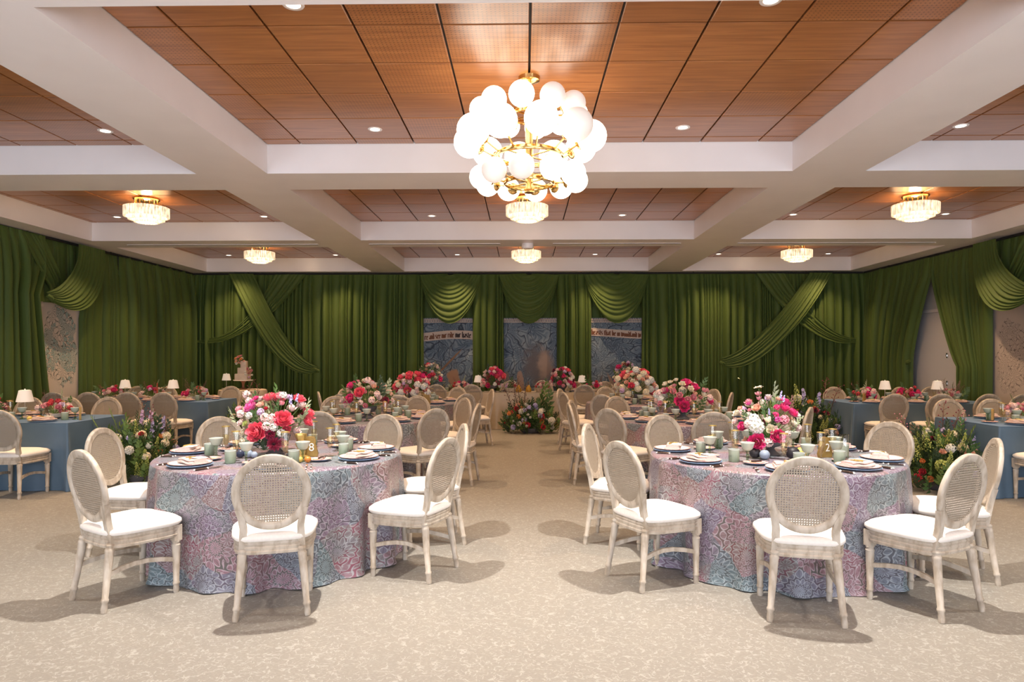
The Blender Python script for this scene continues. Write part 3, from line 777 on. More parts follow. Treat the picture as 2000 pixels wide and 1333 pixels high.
for (z, rr, rg, nm, ph, dim) in ((3.535, .39, .17, 'small', -9, (1, 2)), (3.31, .5, .27, 'big', 10, (1,)), (2.985, .39, .2, 'small', -9, (0, 9))):
    zr = z - .14 if nm == 'big' else z - .03
    q = MB(); q.grid(lambda u, v: Vector(((rg + .012 * math.cos(2 * PI * v)) * math.cos(2 * PI * u), (rg + .012 * math.cos(2 * PI * v)) * math.sin(2 * PI * u), zr + .022 * math.sin(2 * PI * v))), 40, 8, True, cv=True)
    for k in range(4):
        a = PI / 4 + k * PI / 2; q.tube([(0, 0, zr), (rg * math.cos(a), rg * math.sin(a), zr)], .008, 6)
    q.obj('ring', M['brass'], ch)
    rb = .13 if nm == 'big' else .1
    for k in range(10):
        a = math.radians(ph + 36 * k); d = Vector((math.sin(a), -math.cos(a), 0))
        c = d * rr + Vector((0, 0, z))
        dn = (Vector((0, 0, zr)) + d * rg) ; ax = (c - dn).normalized()
        link('globe', gm[nm, 0 if k in dim else 1], ch, c)
        q = MB(); q.tube([dn, c - ax * (rb + .005)], .009, 6); q.obj('arm', M['brass'], ch)
        link('cup', cup_me, ch, M=Matrix.Translation(c - ax * (rb - .004)) @ Vector((0, 0, 1)).rotation_difference(ax).to_matrix().to_4x4())

# flush lamps of pressed glass
def make_lamp():
    t = thing('ceiling_lamp', 'x', 'lamp', (0, 0, 0))
    m = MB(); m.lathe([(0, 0), (.175, 0), (.18, -.02), (.165, -.035), (0, -.035)], 28); m.obj('canopy', M['brass'], t)
    m = MB()
    for k in range(14):
        a = 2 * PI * k / 14; m.tube([(.15 * math.cos(a), .15 * math.sin(a), -.03), (.15 * math.cos(a), .15 * math.sin(a), -.15)], .005, 5)
    m.obj('rods', M['brass'], t)
    for R, n, z0, z1 in ((.285, 44, -.13, -.27), (.225, 36, -.17, -.315), (.15, 26, -.2, -.35)):
        m = MB()
        for k in range(n):
            a = 2 * PI * k / n; c = (R * math.cos(a), R * math.sin(a))
            m.tube([(c[0], c[1], z0), (c[0], c[1], z1)], R * PI / n * .97, 6)
        m.obj('glass_tier', M['lamp_glass'], t)
    ld = bpy.data.lights.new('lamp_bulb', 'POINT'); ld.energy = 25; ld.color = (1, .7, .4); ld.shadow_soft_size = .05
    link('lamp_bulb', ld, t, (0, 0, -.1))
    return t
lp = Stamp(make_lamp())
for k, ny in ((3, 'middle'), (4, 'far')):
    for a, nx in ((0, 'left'), (2, 'centre'), (4, 'right')):
        lp.put(((XB[a] + XB[a + 1]) / 2, (YC[k][0] + YC[k][1]) / 2, CEIL), .1 * a, 'lit tiered glass lamp on the %s coffer, %s row' % (nx, ny), 'flush glass ceiling lamps')
# ------------------------------------------------------------------ chairs
def make_chair():
    t = thing('dining_chair', 'x', 'chair')
    W = M['oak']
    # oval back in a raked plane: local (x, e) -> world
    zc, RA = .738, .19
    def bp(x, e, d=0.0): return Vector((x, -.205 - (zc + e - .48) * RA - d, zc + e))
    A, B = .222, .228
    prof = [(-.046, -.013), (-.046, .010), (-.034, .015), (-.02, .010), (-.01, .016), (.0, .012), (.0, -.012), (-.01, -.016)]
    m = MB()
    def fr(u, v):
        a = 2 * PI * u; k = prof[int(round(v * 8)) % 8]
        return bp((A + k[0]) * math.sin(a), (B + k[0]) * math.cos(a), -k[1])
    m.grid(fr, 48, 8, True, cv=True); m.obj('back_frame', W, t, smooth=True)
    for s, nm in ((.007, 'cane_panel'), (-.007, 'cane_panel')):
        m = MB(); vs = [bp(0, 0, s)] + [bp((A - .04) * math.sin(2 * PI * k / 40), (B - .04) * math.cos(2 * PI * k / 40), s) for k in range(40)]
        m.add(vs, [(0, 1 + k, 1 + (k + 1) % 40) for k in range(40)]); m.obj(nm, M['cane'], t, False)
    # seat rail
    def out(th, ex=0.0):
        c, s_ = math.cos(th), math.sin(th)
        x = math.copysign(abs(c) ** .42, c); y = math.copysign(abs(s_) ** .5, s_)
        wd = .235 + .022 * y
        return Vector(((wd + ex) * x, (.225 + ex) * y + (.02 * (1 - x * x) if y > 0 else -.0), 0))
    rail = [(-.012, .37), (.0, .37), (.004, .385), (-.003, .392), (.002, .41), (-.004, .417), (.003, .43), (-.005, .445), (-.03, .445)]
    m = MB(); m.grid(lambda u, v: out(2 * PI * u, rail[int(round(v * 8))][0]) + Vector((0, 0, rail[int(round(v * 8))][1])), 40, 8, True); m.obj('seat_rail', W, t, smooth='angle')
    cu = [(0.004, .446), (.014, .458), (.012, .474), (-.01, .492), (-.06, .506), (-.13, .514), (-.2, .517), (-.2249, .518)]
    m = MB(); m.grid(lambda u, v: (lambda p, c: Vector((p.x * (1 + c[0] / .235), p.y * (1 + c[0] / .225), c[1])))(out(2 * PI * u), cu[int(round(v * 7))]), 40, 7, True)
    m.add([out(2 * PI * k / 40, .004) + Vector((0, 0, .446)) for k in range(40)], [tuple(range(39, -1, -1))]); m.obj('seat_cushion', M['cushion'], t, smooth=True)
    lp_ = [(.0, 0), (.016, 0), (.019, .02), (.017, .05), (.022, .056), (.022, .066), (.018, .072), (.0255, .3), (.028, .312), (.021, .322), (.028, .334), (.021, .345), (0, .345)]
    for s in (-1, 1):
        m = MB(); m.lathe(lp_, 12, (s * .205, .19, 0)); m.box((s * .205, .19, .39), (.052, .052, .1)); m.obj('front_leg', W, t)
        m = MB()
        top = Vector((s * .165, -.2, .40)); bot = Vector((s * .2, -.255, 0)); ax = (top - bot)
        Mx = Matrix.Translation(bot) @ Vector((0, 0, 1)).rotation_difference(ax).to_matrix().to_4x4() @ Matrix.Diagonal((1, 1, ax.length / .345, 1))
        m.lathe(lp_, 12, (0, 0, 0), 0, Mx)
        # post rising from the leg into the oval
        pts = [(s * .165, .37), (s * .162, .46), (s * .16, .53), (s * .168, .585), (s * .19, .64)]
        ws = [.023, .021, .02, .02, .014]
        vs = []
        for (x, z), wd in zip(pts, ws):
            p = bp(x, z - zc)
            vs += [p + Vector((-wd, -.018, 0)), p + Vector((wd, -.018, 0)), p + Vector((wd, .016, 0)), p + Vector((-wd, .016, 0))]
        fs = [(3, 2, 1, 0), (16, 17, 18, 19)]
        for i in range(4):
            for k in range(4): fs.append((i * 4 + k, i * 4 + (k + 1) % 4, i * 4 + 4 + (k + 1) % 4, i * 4 + 4 + k))
        m.add(vs, fs); m.obj('rear_leg', W, t)
        m = MB()
        P = [Vector((lerp(s * .185, s * .205, i / 5) - s * .03 * math.sin(PI * i / 5), lerp(-.225, .185, i / 5), .215 + .03 * math.sin(PI * i / 5))) for i in range(6)]
        vs = []
        for p in P: vs += [p + Vector((-.009, 0, -.014)), p + Vector((.009, 0, -.014)), p + Vector((.009, 0, .014)), p + Vector((-.009, 0, .014))]
        m.add(vs, [(i * 4 + k, i * 4 + (k + 1) % 4, i * 4 + 4 + (k + 1) % 4, i * 4 + 4 + k) for i in range(5) for k in range(4)] + [(3, 2, 1, 0), (20, 21, 22, 23)])
        m.obj('stretcher', W, t)
    return t
chair = Stamp(make_chair())

# ------------------------------------------------------------------ tablecloths
TH = .768
def round_cloth(R, H, mat, seed, nf=17, hem=.004, amp=.078, notch=()):
    r = random.Random(seed); ph = [r.uniform(0, 6) for _ in range(4)]
    am = lambda a: .55 * math.sin(nf * a + ph[0]) + .4 * math.sin((nf * .62 // 1) * a + ph[1]) + .35 * math.sin((nf * 1.45 // 1) * a + ph[2])
    rows = [(0, 0), (.4, 0), (.8, 0), (.965, 0), (.99, -.003), (1.0, -.012)] + [(1, -h) for h in (.03, .07, .13, .2, .28, .36, .45, .54, .62, .69, .73)] + [(1, -(H - hem))]
    n = 160; L = len(rows) - 1
    def fn(u, v):
        k = int(round(v * L)); a = 2 * PI * u; rr, dz = rows[k]
        h = -dz / H; q = am(a)
        x = R * rr + (0 if k < 6 else amp * h ** .65 * (q * .85 + .3) + .006 * min(1, h * 20))
        if k == L: x += .012
        z = H + dz + (0 if k < 6 else .012 * h * q)
        return Vector((x * math.cos(a), x * math.sin(a), max(hem, z)))
    def uvf(u, v):
        k = int(round(v * L)); a = 2 * PI * u; rr, dz = rows[k]
        return ((a * R, dz) if k >= 4 else (a * R, (R - R * rr)))
    m = MB()
    # flat top with planar mapping, then the fall with unrolled mapping
    tp = [i for i in range(6)]
    def ft(u, v): return fn(u, v * 5 / L)
    m.grid(ft, n, 5, True, uvf=lambda u, v: (fn(u, v * 5 / L).x + 3, fn(u, v * 5 / L).y + 3))
    m.grid(lambda u, v: fn(u, (5 + v * (L - 5)) / L), n, L - 5, False, uvf=lambda u, v: (u * 2 * PI * R, -(-rows[int(round(5 + v * (L - 5)))][1])))
    return m
def rect_cloth(wx, wy, H, seed, hem=.004, amp=.03, nf=1.0):
    r = random.Random(seed); ph = [r.uniform(0, 6) for _ in range(3)]
    rc = .02; hx, hy = wx / 2 - rc, wy / 2 - rc; P = []
    def side(n, a, b):
        return [(lerp(a[0], b[0], i / n), lerp(a[1], b[1], i / n)) for i in range(n)]
    for (cx, cy, a0) in ((hx, -hy, -90), (hx, hy, 0), (-hx, hy, 90), (-hx, -hy, 180)):
        for k in range(7):
            a = math.radians(a0 + 15 * k); P.append((cx + rc * math.cos(a), cy + rc * math.sin(a), math.cos(a), math.sin(a), 1 - abs(k - 3) / 3))
        nx = {-90: (hx + rc, hy), 0: (-hx, hy + rc), 90: (-hx - rc, -hy), 180: (hx, -hy - rc)}[a0]
        x0, y0 = P[-1][:2]; d = math.hypot(nx[0] - x0, nx[1] - y0); n = max(6, int(d / .045))
        for i in range(1, n): P.append((lerp(x0, nx[0], i / n), lerp(y0, nx[1], i / n), P[-1][2], P[-1][3], max(0, 1 - min(i / n, 1 - i / n) * d / .22) * .0))
    n = len(P); rows = [-.0, -.012, -.05, -.12, -.22, -.34, -.46, -.58, -.68, -(H - hem)]
    s = [0]
    for i in range(1, n): s.append(s[-1] + math.hypot(P[i][0] - P[i - 1][0], P[i][1] - P[i - 1][1]))
    m = MB(); vs = []; fs = []
    for j, dz in enumerate(rows):
        h = -dz / H
        for i, (x, y, nx, ny, cr) in enumerate(P):
            q = .5 * math.sin(s[i] * 13 * nf + ph[0]) + .5 * math.sin(s[i] * 7.3 * nf + ph[1])
            o = (-.004 if j == 0 else 0) + amp * h * (q + .7) + .09 * cr * h + .02 * cr * h * math.cos(i * PI)
            vs.append((x + nx * o, y + ny * o, H + dz - (.0 if j else -.003)))
    for j in range(len(rows) - 1):
        for i in range(n): fs.append((j * n + i, (j + 1) * n + i, (j + 1) * n + (i + 1) % n, j * n + (i + 1) % n))
    m.add(vs, fs); m.add([(p[0], p[1], H + .003) for p in P], [tuple(range(n))])
    return m

# ------------------------------------------------------------------ table ware prototypes (origin on the table)
def single(name, mb, mats, cat, smooth='angle'): return tag(mb.obj(name, mats, None, smooth), 'x', cat)
def make_plate(R=.15):
    t = thing('dinner_plate', 'x', 'plate')
    m = MB(); m.lathe([(0, .001), (R * .6, .001), (R * .98, .012), (R, .016), (R * .97, .017), (R * .6, .006), (0, .006)], 40); m.obj('blue_underplate', M['china_blue'], t)
    k = .95; z = .012
    m = MB(); m.lathe([(0, z), (R * .6 * k, z), (R * .95 * k, z + .0125), (R * .93 * k, z + .0155), (R * .6 * k, z + .006), (0, z + .006)], 40); m.obj('plate', M['china'], t)
    m = MB(); m.lathe([(R * .9 * k, z + .0095), (R * k, z + .014), (R * 1.005 * k, z + .017), (R * .97 * k, z + .0165), (R * .93 * k, z + .0155)], 40); m.obj('pink_rim', M['china_pink'], t)
    return t
def make_napkin():
    t = thing('napkin', 'x', 'napkin')
    r = random.Random(2)
    for i, (w_, d_, z0, h, a) in enumerate(((.2, .12, .02, .022, 0), (.19, .1, .040, .016, .06))):
        m = MB()
        def fn(u, v):
            q = 2 * PI * v; x = (u - .5) * w_; c, s_ = math.cos(q), math.sin(q)
            y = math.copysign(abs(c) ** .5, c) * d_ / 2; z = z0 + h / 2 + math.copysign(abs(s_) ** .8, s_) * h / 2 * (1 + .25 * math.sin(u * 9 + i)) + .004 * math.sin(u * 7)
            return Vector((x * math.cos(a) - y * math.sin(a), x * math.sin(a) + y * math.cos(a), max(.0195, z)))
        m.grid(fn, 12, 14, False, cv=True)
        vs = [fn(0, k / 14) for k in range(14)]; m.add(vs, [tuple(range(13, -1, -1))]); vs = [fn(1, k / 14) for k in range(14)]; m.add(vs, [tuple(range(14))])
        if i == 0: m.obj('fold', M['napkin'], t, True)
        else: m.obj('upper_fold', M['napkin'], t, True)
    m = MB(); m.tube([(-.035, -.03, .06), (-.03, 0, .063), (-.025, .035, .06)], .004, 5); m.tube([(-.03, 0, .064), (.02, -.03, .06)], .006, 5); m.obj('tassel_tie', M['gold'], t)
    m = MB(); m.box((.035, .03, .0595), (.1, .075, .002)); m.obj('menu_card', M['card'], t, False)
    return t
def rib_fn(n, z1): return lambda r, z, a: r * (1 + (.06 * abs(math.sin(n * a / 2)) - .03 if .004 < z < z1 else 0))
def make_tumbler():
    t = thing('tumbler', 'x', 'glass')
    m = MB(); m.lathe([(0, 0), (.034, 0), (.036, .006), (.037, .02), (.038, .046), (.0385, .05), (.039, .09), (.0365, .091), (.0355, .05), (.033, .012), (0, .01)], 40, rib=rib_fn(12, .049)); m.obj('body', M['sage'], t)
    m = MB(); m.lathe([(.0393, .088), (.0397, .092), (.0362, .0925), (.0358, .088)], 32); m.obj('rim', M['opal'], t)
    return t
def make_goblet():
    t = thing('goblet', 'x', 'goblet')
    m = MB(); m.lathe([(0, .083), (.02, .084), (.034, .095), (.043, .118), (.051, .14), (.049, .141), (.041, .12), (.032, .1), (.018, .09), (0, .089)], 32, rib=lambda r, z, a: r * (1 + (.03 * abs(math.sin(10 * a)) if z < .11 else 0))); m.obj('bowl', M['sage'], t)
    m = MB(); m.lathe([(0, 0), (.034, 0), (.034, .003), (.012, .012), (.0075, .02), (.011, .03), (.0065, .04), (.0105, .052), (.007, .06), (.012, .075), (.02, .084), (0, .086)], 16); m.obj('stem', M['sage_clear'], t)
    m = MB(); m.lathe([(.0505, .1385), (.0518, .142), (.0488, .1425), (.048, .1385)], 32); m.obj('rim', M['opal'], t)
    return t
def make_flute():
    t = thing('champagne_flute', 'x', 'glass')
    m = MB(); m.lathe([(0, 0), (.033, 0), (.033, .002), (.008, .008), (.0045, .02), (.0045, .055), (.012, .064), (.021, .09), (.025, .14), (.031, .215)], 20); m.obj('bowl_and_stem', M['glass'], t)
    m = MB(); m.lathe([(0, .066), (.011, .067), (.0195, .09), (.0232, .14), (.0238, .15), (0, .151)], 16); m.obj('champagne', M['wine'], t)
    m = MB(); m.lathe([(.0308, .2115), (.0313, .216), (.0306, .2165), (.0302, .2115)], 20); m.obj('gilt_rim', M['gold'], t)
    return t
def make_bread():
    t = thing('bread_plate', 'x', 'plate'); R = .085
    m = MB(); m.lathe([(0, .001), (R * .6, .001), (R, .013), (R * .97, .0145), (R * .6, .005), (0, .005)], 32); m.obj('blue_saucer', M['china_blue'], t)
    m = MB(); m.lathe([(R * .5, .0058), (R * .9, .0125), (R * 1.0, .0165), (R * .96, .017), (R * .5, .0075), (0, .0068)], 32); m.obj('pink_plate', M['china_pink'], t)
    m = MB(); m.box((0, -.01, .024), (.075, .013, .011)); m.obj('knife_handle', M['handle'], t); m = MB(); m.box((.065, -.01, .024), (.06, .014, .003)); m.obj('knife_blade', M['steel'], t)
    m = MB(); m.lathe([(0, .0085), (.022, .0085), (.022, .018), (.018, .021), (0, .022)], 12, (0, .03, 0)); m.obj('butter_pat', M['p_cream'], t)
    return t
def make_fork():
    t = thing('fork', 'x', 'fork')
    m = MB(); m.tube([(0, -.09, .005), (0, -.05, .0065), (0, .0, .005)], [.0045, .0065, .0045], 6); m.obj('handle', M['handle'], t)
    for yy in (-.094, .003): m = MB(); m.ball((0, yy, .0065), .0063, 8); m.obj('pearl_tip', M['pearl'], t)
    m = MB(); m.tube([(0, .006, .005), (0, .05, .004), (0, .06, .003)], [.0025, .0025, .008], 5)
    for k in (-1, 0, 1): m.tube([(k * .007, .058, .003), (k * .0075, .1, .005)], .002, 4)
    m.obj('tines', M['steel'], t); return t
def make_knife():
    t = thing('knife', 'x', 'knife')
    m = MB(); m.tube([(0, -.09, .005), (0, -.05, .0065), (0, .0, .005)], [.0045, .0065, .0045], 6); m.obj('handle', M['handle'], t)
    for yy in (-.094, .003): m = MB(); m.ball((0, yy, .0065), .0063, 8); m.obj('pearl_tip', M['pearl'], t)
    m = MB(); m.add([(-.004, .006, .004), (.006, .006, .004), (.009, .08, .004), (.002, .118, .004), (-.004, .1, .004), (-.004, .006, .006), (.006, .006, .005), (.009, .08, .005), (.002, .118, .005), (-.004, .1, .006)],
                    [(4, 3, 2, 1, 0), (5, 6, 7, 8, 9)] + [(i, (i + 1) % 5, 5 + (i + 1) % 5, 5 + i) for i in range(5)]); m.obj('blade', M['steel'], t, False)
    return t
S = dict(plate=Stamp(make_plate()), napkin=Stamp(make_napkin()), tumbler=Stamp(make_tumbler()), goblet=Stamp(make_goblet()), flute=Stamp(make_flute()),
         bread=Stamp(make_bread()), fork=Stamp(make_fork()), knife=Stamp(make_knife()))
DESC = dict(plate='blue rimmed dinner plate', napkin='folded blush napkin with gold tie', tumbler='sage ribbed tumbler', goblet='sage stemmed goblet', flute='gilt-rimmed champagne flute',
            bread='small pink bread plate', fork='dark-handled fork', knife='dark-handled knife')
GRP = dict(plate='dinner plates', napkin='folded napkins', tumbler='sage tumblers', goblet='sage goblets', flute='champagne flutes', bread='bread plates', fork='forks', knife='knives')
def setting(c, rz, H, seat, table, full=True, items=None):
    """c: table edge point, rz: the way the guest looks (0 = +Y)"""
    j = rnd.uniform
    Rz = Matrix.Rotation(rz, 3, 'Z')
    def at(x, y): return Vector((c[0], c[1], H)) + Rz @ Vector((x, y, 0))
    L = dict(plate=[(0, .175)], napkin=[(0, .175)], tumbler=[(.10, .40)], goblet=[(.17, .47)], flute=[(.03, .49)], bread=[(-.17, .41)])
    if full: L['fork'] = [(-.19, .16), (-.215, .15)]; L['knife'] = [(.19, .16), (.215, .15)]
    for k, ps in L.items():
        if items and k not in items: continue
        for i, (x, y) in enumerate(ps):
            d = DESC[k]
            if len(ps) > 1: d = ('inner ', 'outer ')[i] + d
            S[k].put(at(x + j(-.012, .012), y + j(-.012, .012)) + Vector((0, 0, .0015)), rz + (j(-.15, .15) if k in ('napkin',) else j(-.05, .05)) + (0 if k != 'bread' else j(-.6, .6)),
                     '%s at %s of %s' % (d, seat, table), '%s on %s' % (GRP[k], table))
S16 = ['front', 'front just right', 'front right', 'right just front', 'right', 'right just rear', 'rear right', 'rear just right', 'rear', 'rear just left', 'rear left', 'left just rear', 'left', 'left just front', 'front left', 'front just left']
def seat_names(phis):
    used = set(); out = []
    for p in phis:
        f = (p % 360) / 22.5
        for k in sorted(range(16), key=lambda k: min(abs(f - k), 16 - abs(f - k))):
            if k not in used: used.add(k); out.append(S16[k]); break
    return out
def round_table(cx, cy, phis, name, full, seed, R=.915):
    t = thing('round_table', 'round table under floral brocade cloth, %s' % name, 'table', (cx, cy, 0), 0, 'round brocade tables')
    round_cloth(R, TH, M['brocade'], seed).obj('tablecloth', M['brocade'], t, True)
    sn = seat_names([p[0] for p in phis])
    for (ph, rr), s in zip(phis, sn):
        a = math.radians(ph); d = Vector((math.sin(a), -math.cos(a), 0))
        r_ = rr - .245
        p = Vector((cx, cy, 0)) + d * max(r_, 1.165 if full else 1.155)
        rz = a                                         # chair faces +Y turned by the seat angle
        chair.put(p, rz + rnd.uniform(-.05, .05), 'whitewashed cane-back chair at %s of the %s' % (s, name), 'cane chairs at the %s' % name)
        e = Vector((cx, cy, 0)) + d * R
        setting(e, rz, TH, s, name, full)
P8 = lambda *a: a
round_table(-1.90, 5.32, [(17.6, 1.417), (-33, 1.41), (67.4, 1.436), (107, 1.40), (159, 1.42), (-138, 1.41), (-91, 1.40)], 'nearest left round table', True, 1)
round_table(1.91, 5.31, [(-12, 1.39), (-59.8, 1.42), (27.7, 1.385), (69, 1.4), (-108, 1.39), (118, 1.4), (-158, 1.44), (162, 1.42)], 'nearest right round table', True, 2)
round_table(-1.98, 8.48, [(-6, 1.37), (44, 1.37), (80, 1.36), (128, 1.42), (163, 1.42), (-150, 1.42), (-105, 1.4), (-58, 1.4)], 'second left round table', False, 3)
round_table(1.98, 8.48, [(-1, 1.37), (-47, 1.37), (-84, 1.38), (-108, 1.4), (-153, 1.42), (155, 1.42), (108, 1.4), (58, 1.4)], 'second right round table', False, 4)
round_table(-1.96, 11.45, [(4, 1.37), (48, 1.37), (108, 1.42), (150, 1.42), (-168, 1.42), (-120, 1.4), (-70, 1.4), (-35, 1.4)], 'third left round table', False, 5)
round_table(1.96, 11.45, [(-33, 1.37), (-69, 1.37), (-115, 1.42), (-163, 1.42), (165, 1.42), (112, 1.42), (66, 1.4), (20, 1.4)], 'third right round table', False, 6)

def long_table(x0, x1, y0, y1, name, near, far, seed, mat='blue', cat='blue'):
    t = thing('long_table', 'long table under plain %s cloth, %s' % ('blue velvet' if mat == 'blue' else 'champagne satin', name), 'table', ((x0 + x1) / 2, (y0 + y1) / 2, 0), 0, 'long tables')
    rect_cloth(x1 - x0, y1 - y0, TH, seed, **({} if mat == 'blue' else dict(amp=.06, nf=1.3))).obj('tablecloth', M[mat], t, True)
    for side, xs_, yy, rz in (('near', near, y0, 0), ('far', far, y1, PI)):
        for i, x in enumerate(xs_):
            o = ('first', 'second', 'third', 'fourth', 'fifth', 'sixth')[i]
            s = '%s %s side seat' % (o, side)
            d = -1 if side == 'near' else 1
            chair.put((x, yy + d * (.24 if side == 'near' else .30), 0), rz + rnd.uniform(-.06, .06), 'cane-back chair, %s from the aisle, %s side of %s' % (o, side, name), 'cane chairs at %s' % name)
            if x0 + .15 < x < x1 - .15: setting((x, yy), rz, TH + .003, s, name, False)
    return t
XL0, XL1 = -7.6, -5.2
long_table(XL0, XL1, 7.68, 8.84, 'near left blue table', [-5.6, -6.25, -6.9], [-5.82, -6.36, -6.92, -7.5], 11)
long_table(XL0, -5.26, 11.25, 12.41, 'far left blue table', [-5.72, -6.32, -6.94, -7.5], [-5.64, -6.26, -6.86, -7.43], 12)
long_table(5.15, 7.6, 7.5, 8.67, 'near right blue table', [5.5, 6.2, 6.9], [5.68, 6.25, 6.8, 7.35], 13)
long_table(5.27, 7.7, 11.02, 12.3, 'far right blue table', [5.65, 6.36, 7.05, 7.6], [5.8, 6.42, 7.05, 7.6], 14)
HT = long_table(-2.6, 2.7, 14.4, 15.1, 'champagne head table', [], [], 15, 'satin')
for x, l in ((-1.79, 'outer left'), (-1.07, 'inner left'), (1.21, 'inner right'), (1.95, 'outer right')):
    chair.put((x, 14.16, 0), rnd.uniform(-.05, .05), 'cane-back chair before the head table, %s' % l, 'cane chairs at the head table'); setting((x, 14.4), 0, TH + .003, l + ' front seat', 'head table', False)
for x, l in ((-.35, 'centre left'), (.45, 'centre right'), (1.15, 'right of centre'), (1.85, 'far right')):
    chair.put((x, 15.36, 0), PI, 'cane-back chair behind the head table, %s' % l, 'cane chairs at the head table'); setting((x, 15.1), PI, TH + .003, l + ' rear seat', 'head table', False, ('plate', 'napkin', 'goblet', 'flute'))
# cake table
ct = thing('cake_table', 'small round cake table under pale pleated cloth by far curtain', 'table', (-6.25, 15.05, 0))
round_cloth(.5, .8, M['satin'], 21, 18, amp=.04).obj('tablecloth', M['icing'], ct, True)
# ------------------------------------------------------------------ flowers
def petals(m, n, L, W, a0, a1, r0, z0, ph=0.0, cup=.25, r=None, nt=4):
    for k in range(n):
        az = ph + 2 * PI * k / n + (r.uniform(-.15, .15) if r else 0)
        er = Vector((math.cos(az), math.sin(az), 0)); et = Vector((-math.sin(az), math.cos(az), 0))
        Lk = L * (r.uniform(.88, 1.1) if r else 1); da = math.radians(r.uniform(-8, 8)) if r else 0
        rows = []; rr, z = r0, z0
        for i in range(nt + 1):
            t = i / nt; a = math.radians(lerp(a0, a1, t)) + da
            w = W * max(.12, math.sin(PI * (.14 + .74 * t ** .85)))
            nrm = er * -math.sin(a) + Vector((0, 0, math.cos(a)))
            c = er * rr + Vector((0, 0, z))
            rows.append([(c + et * (s * w) + nrm * (cup * w * s * s) + (nrm * r.uniform(-.1, .1) * w * t if r else Vector())) for s in (-1, 0, 1)])
            rr += Lk / nt * math.cos(a); z += Lk / nt * math.sin(a)
        vs = [p for q in rows for p in q]
        uv = [((s + 1) / 2, i / nt) for i in range(nt + 1) for s in (-1, 0, 1)]
        m.add(vs, [(i * 3 + s, i * 3 + s + 1, i * 3 + s + 4, i * 3 + s + 3) for i in range(nt) for s in (0, 1)], 0, uv)
FM = {}
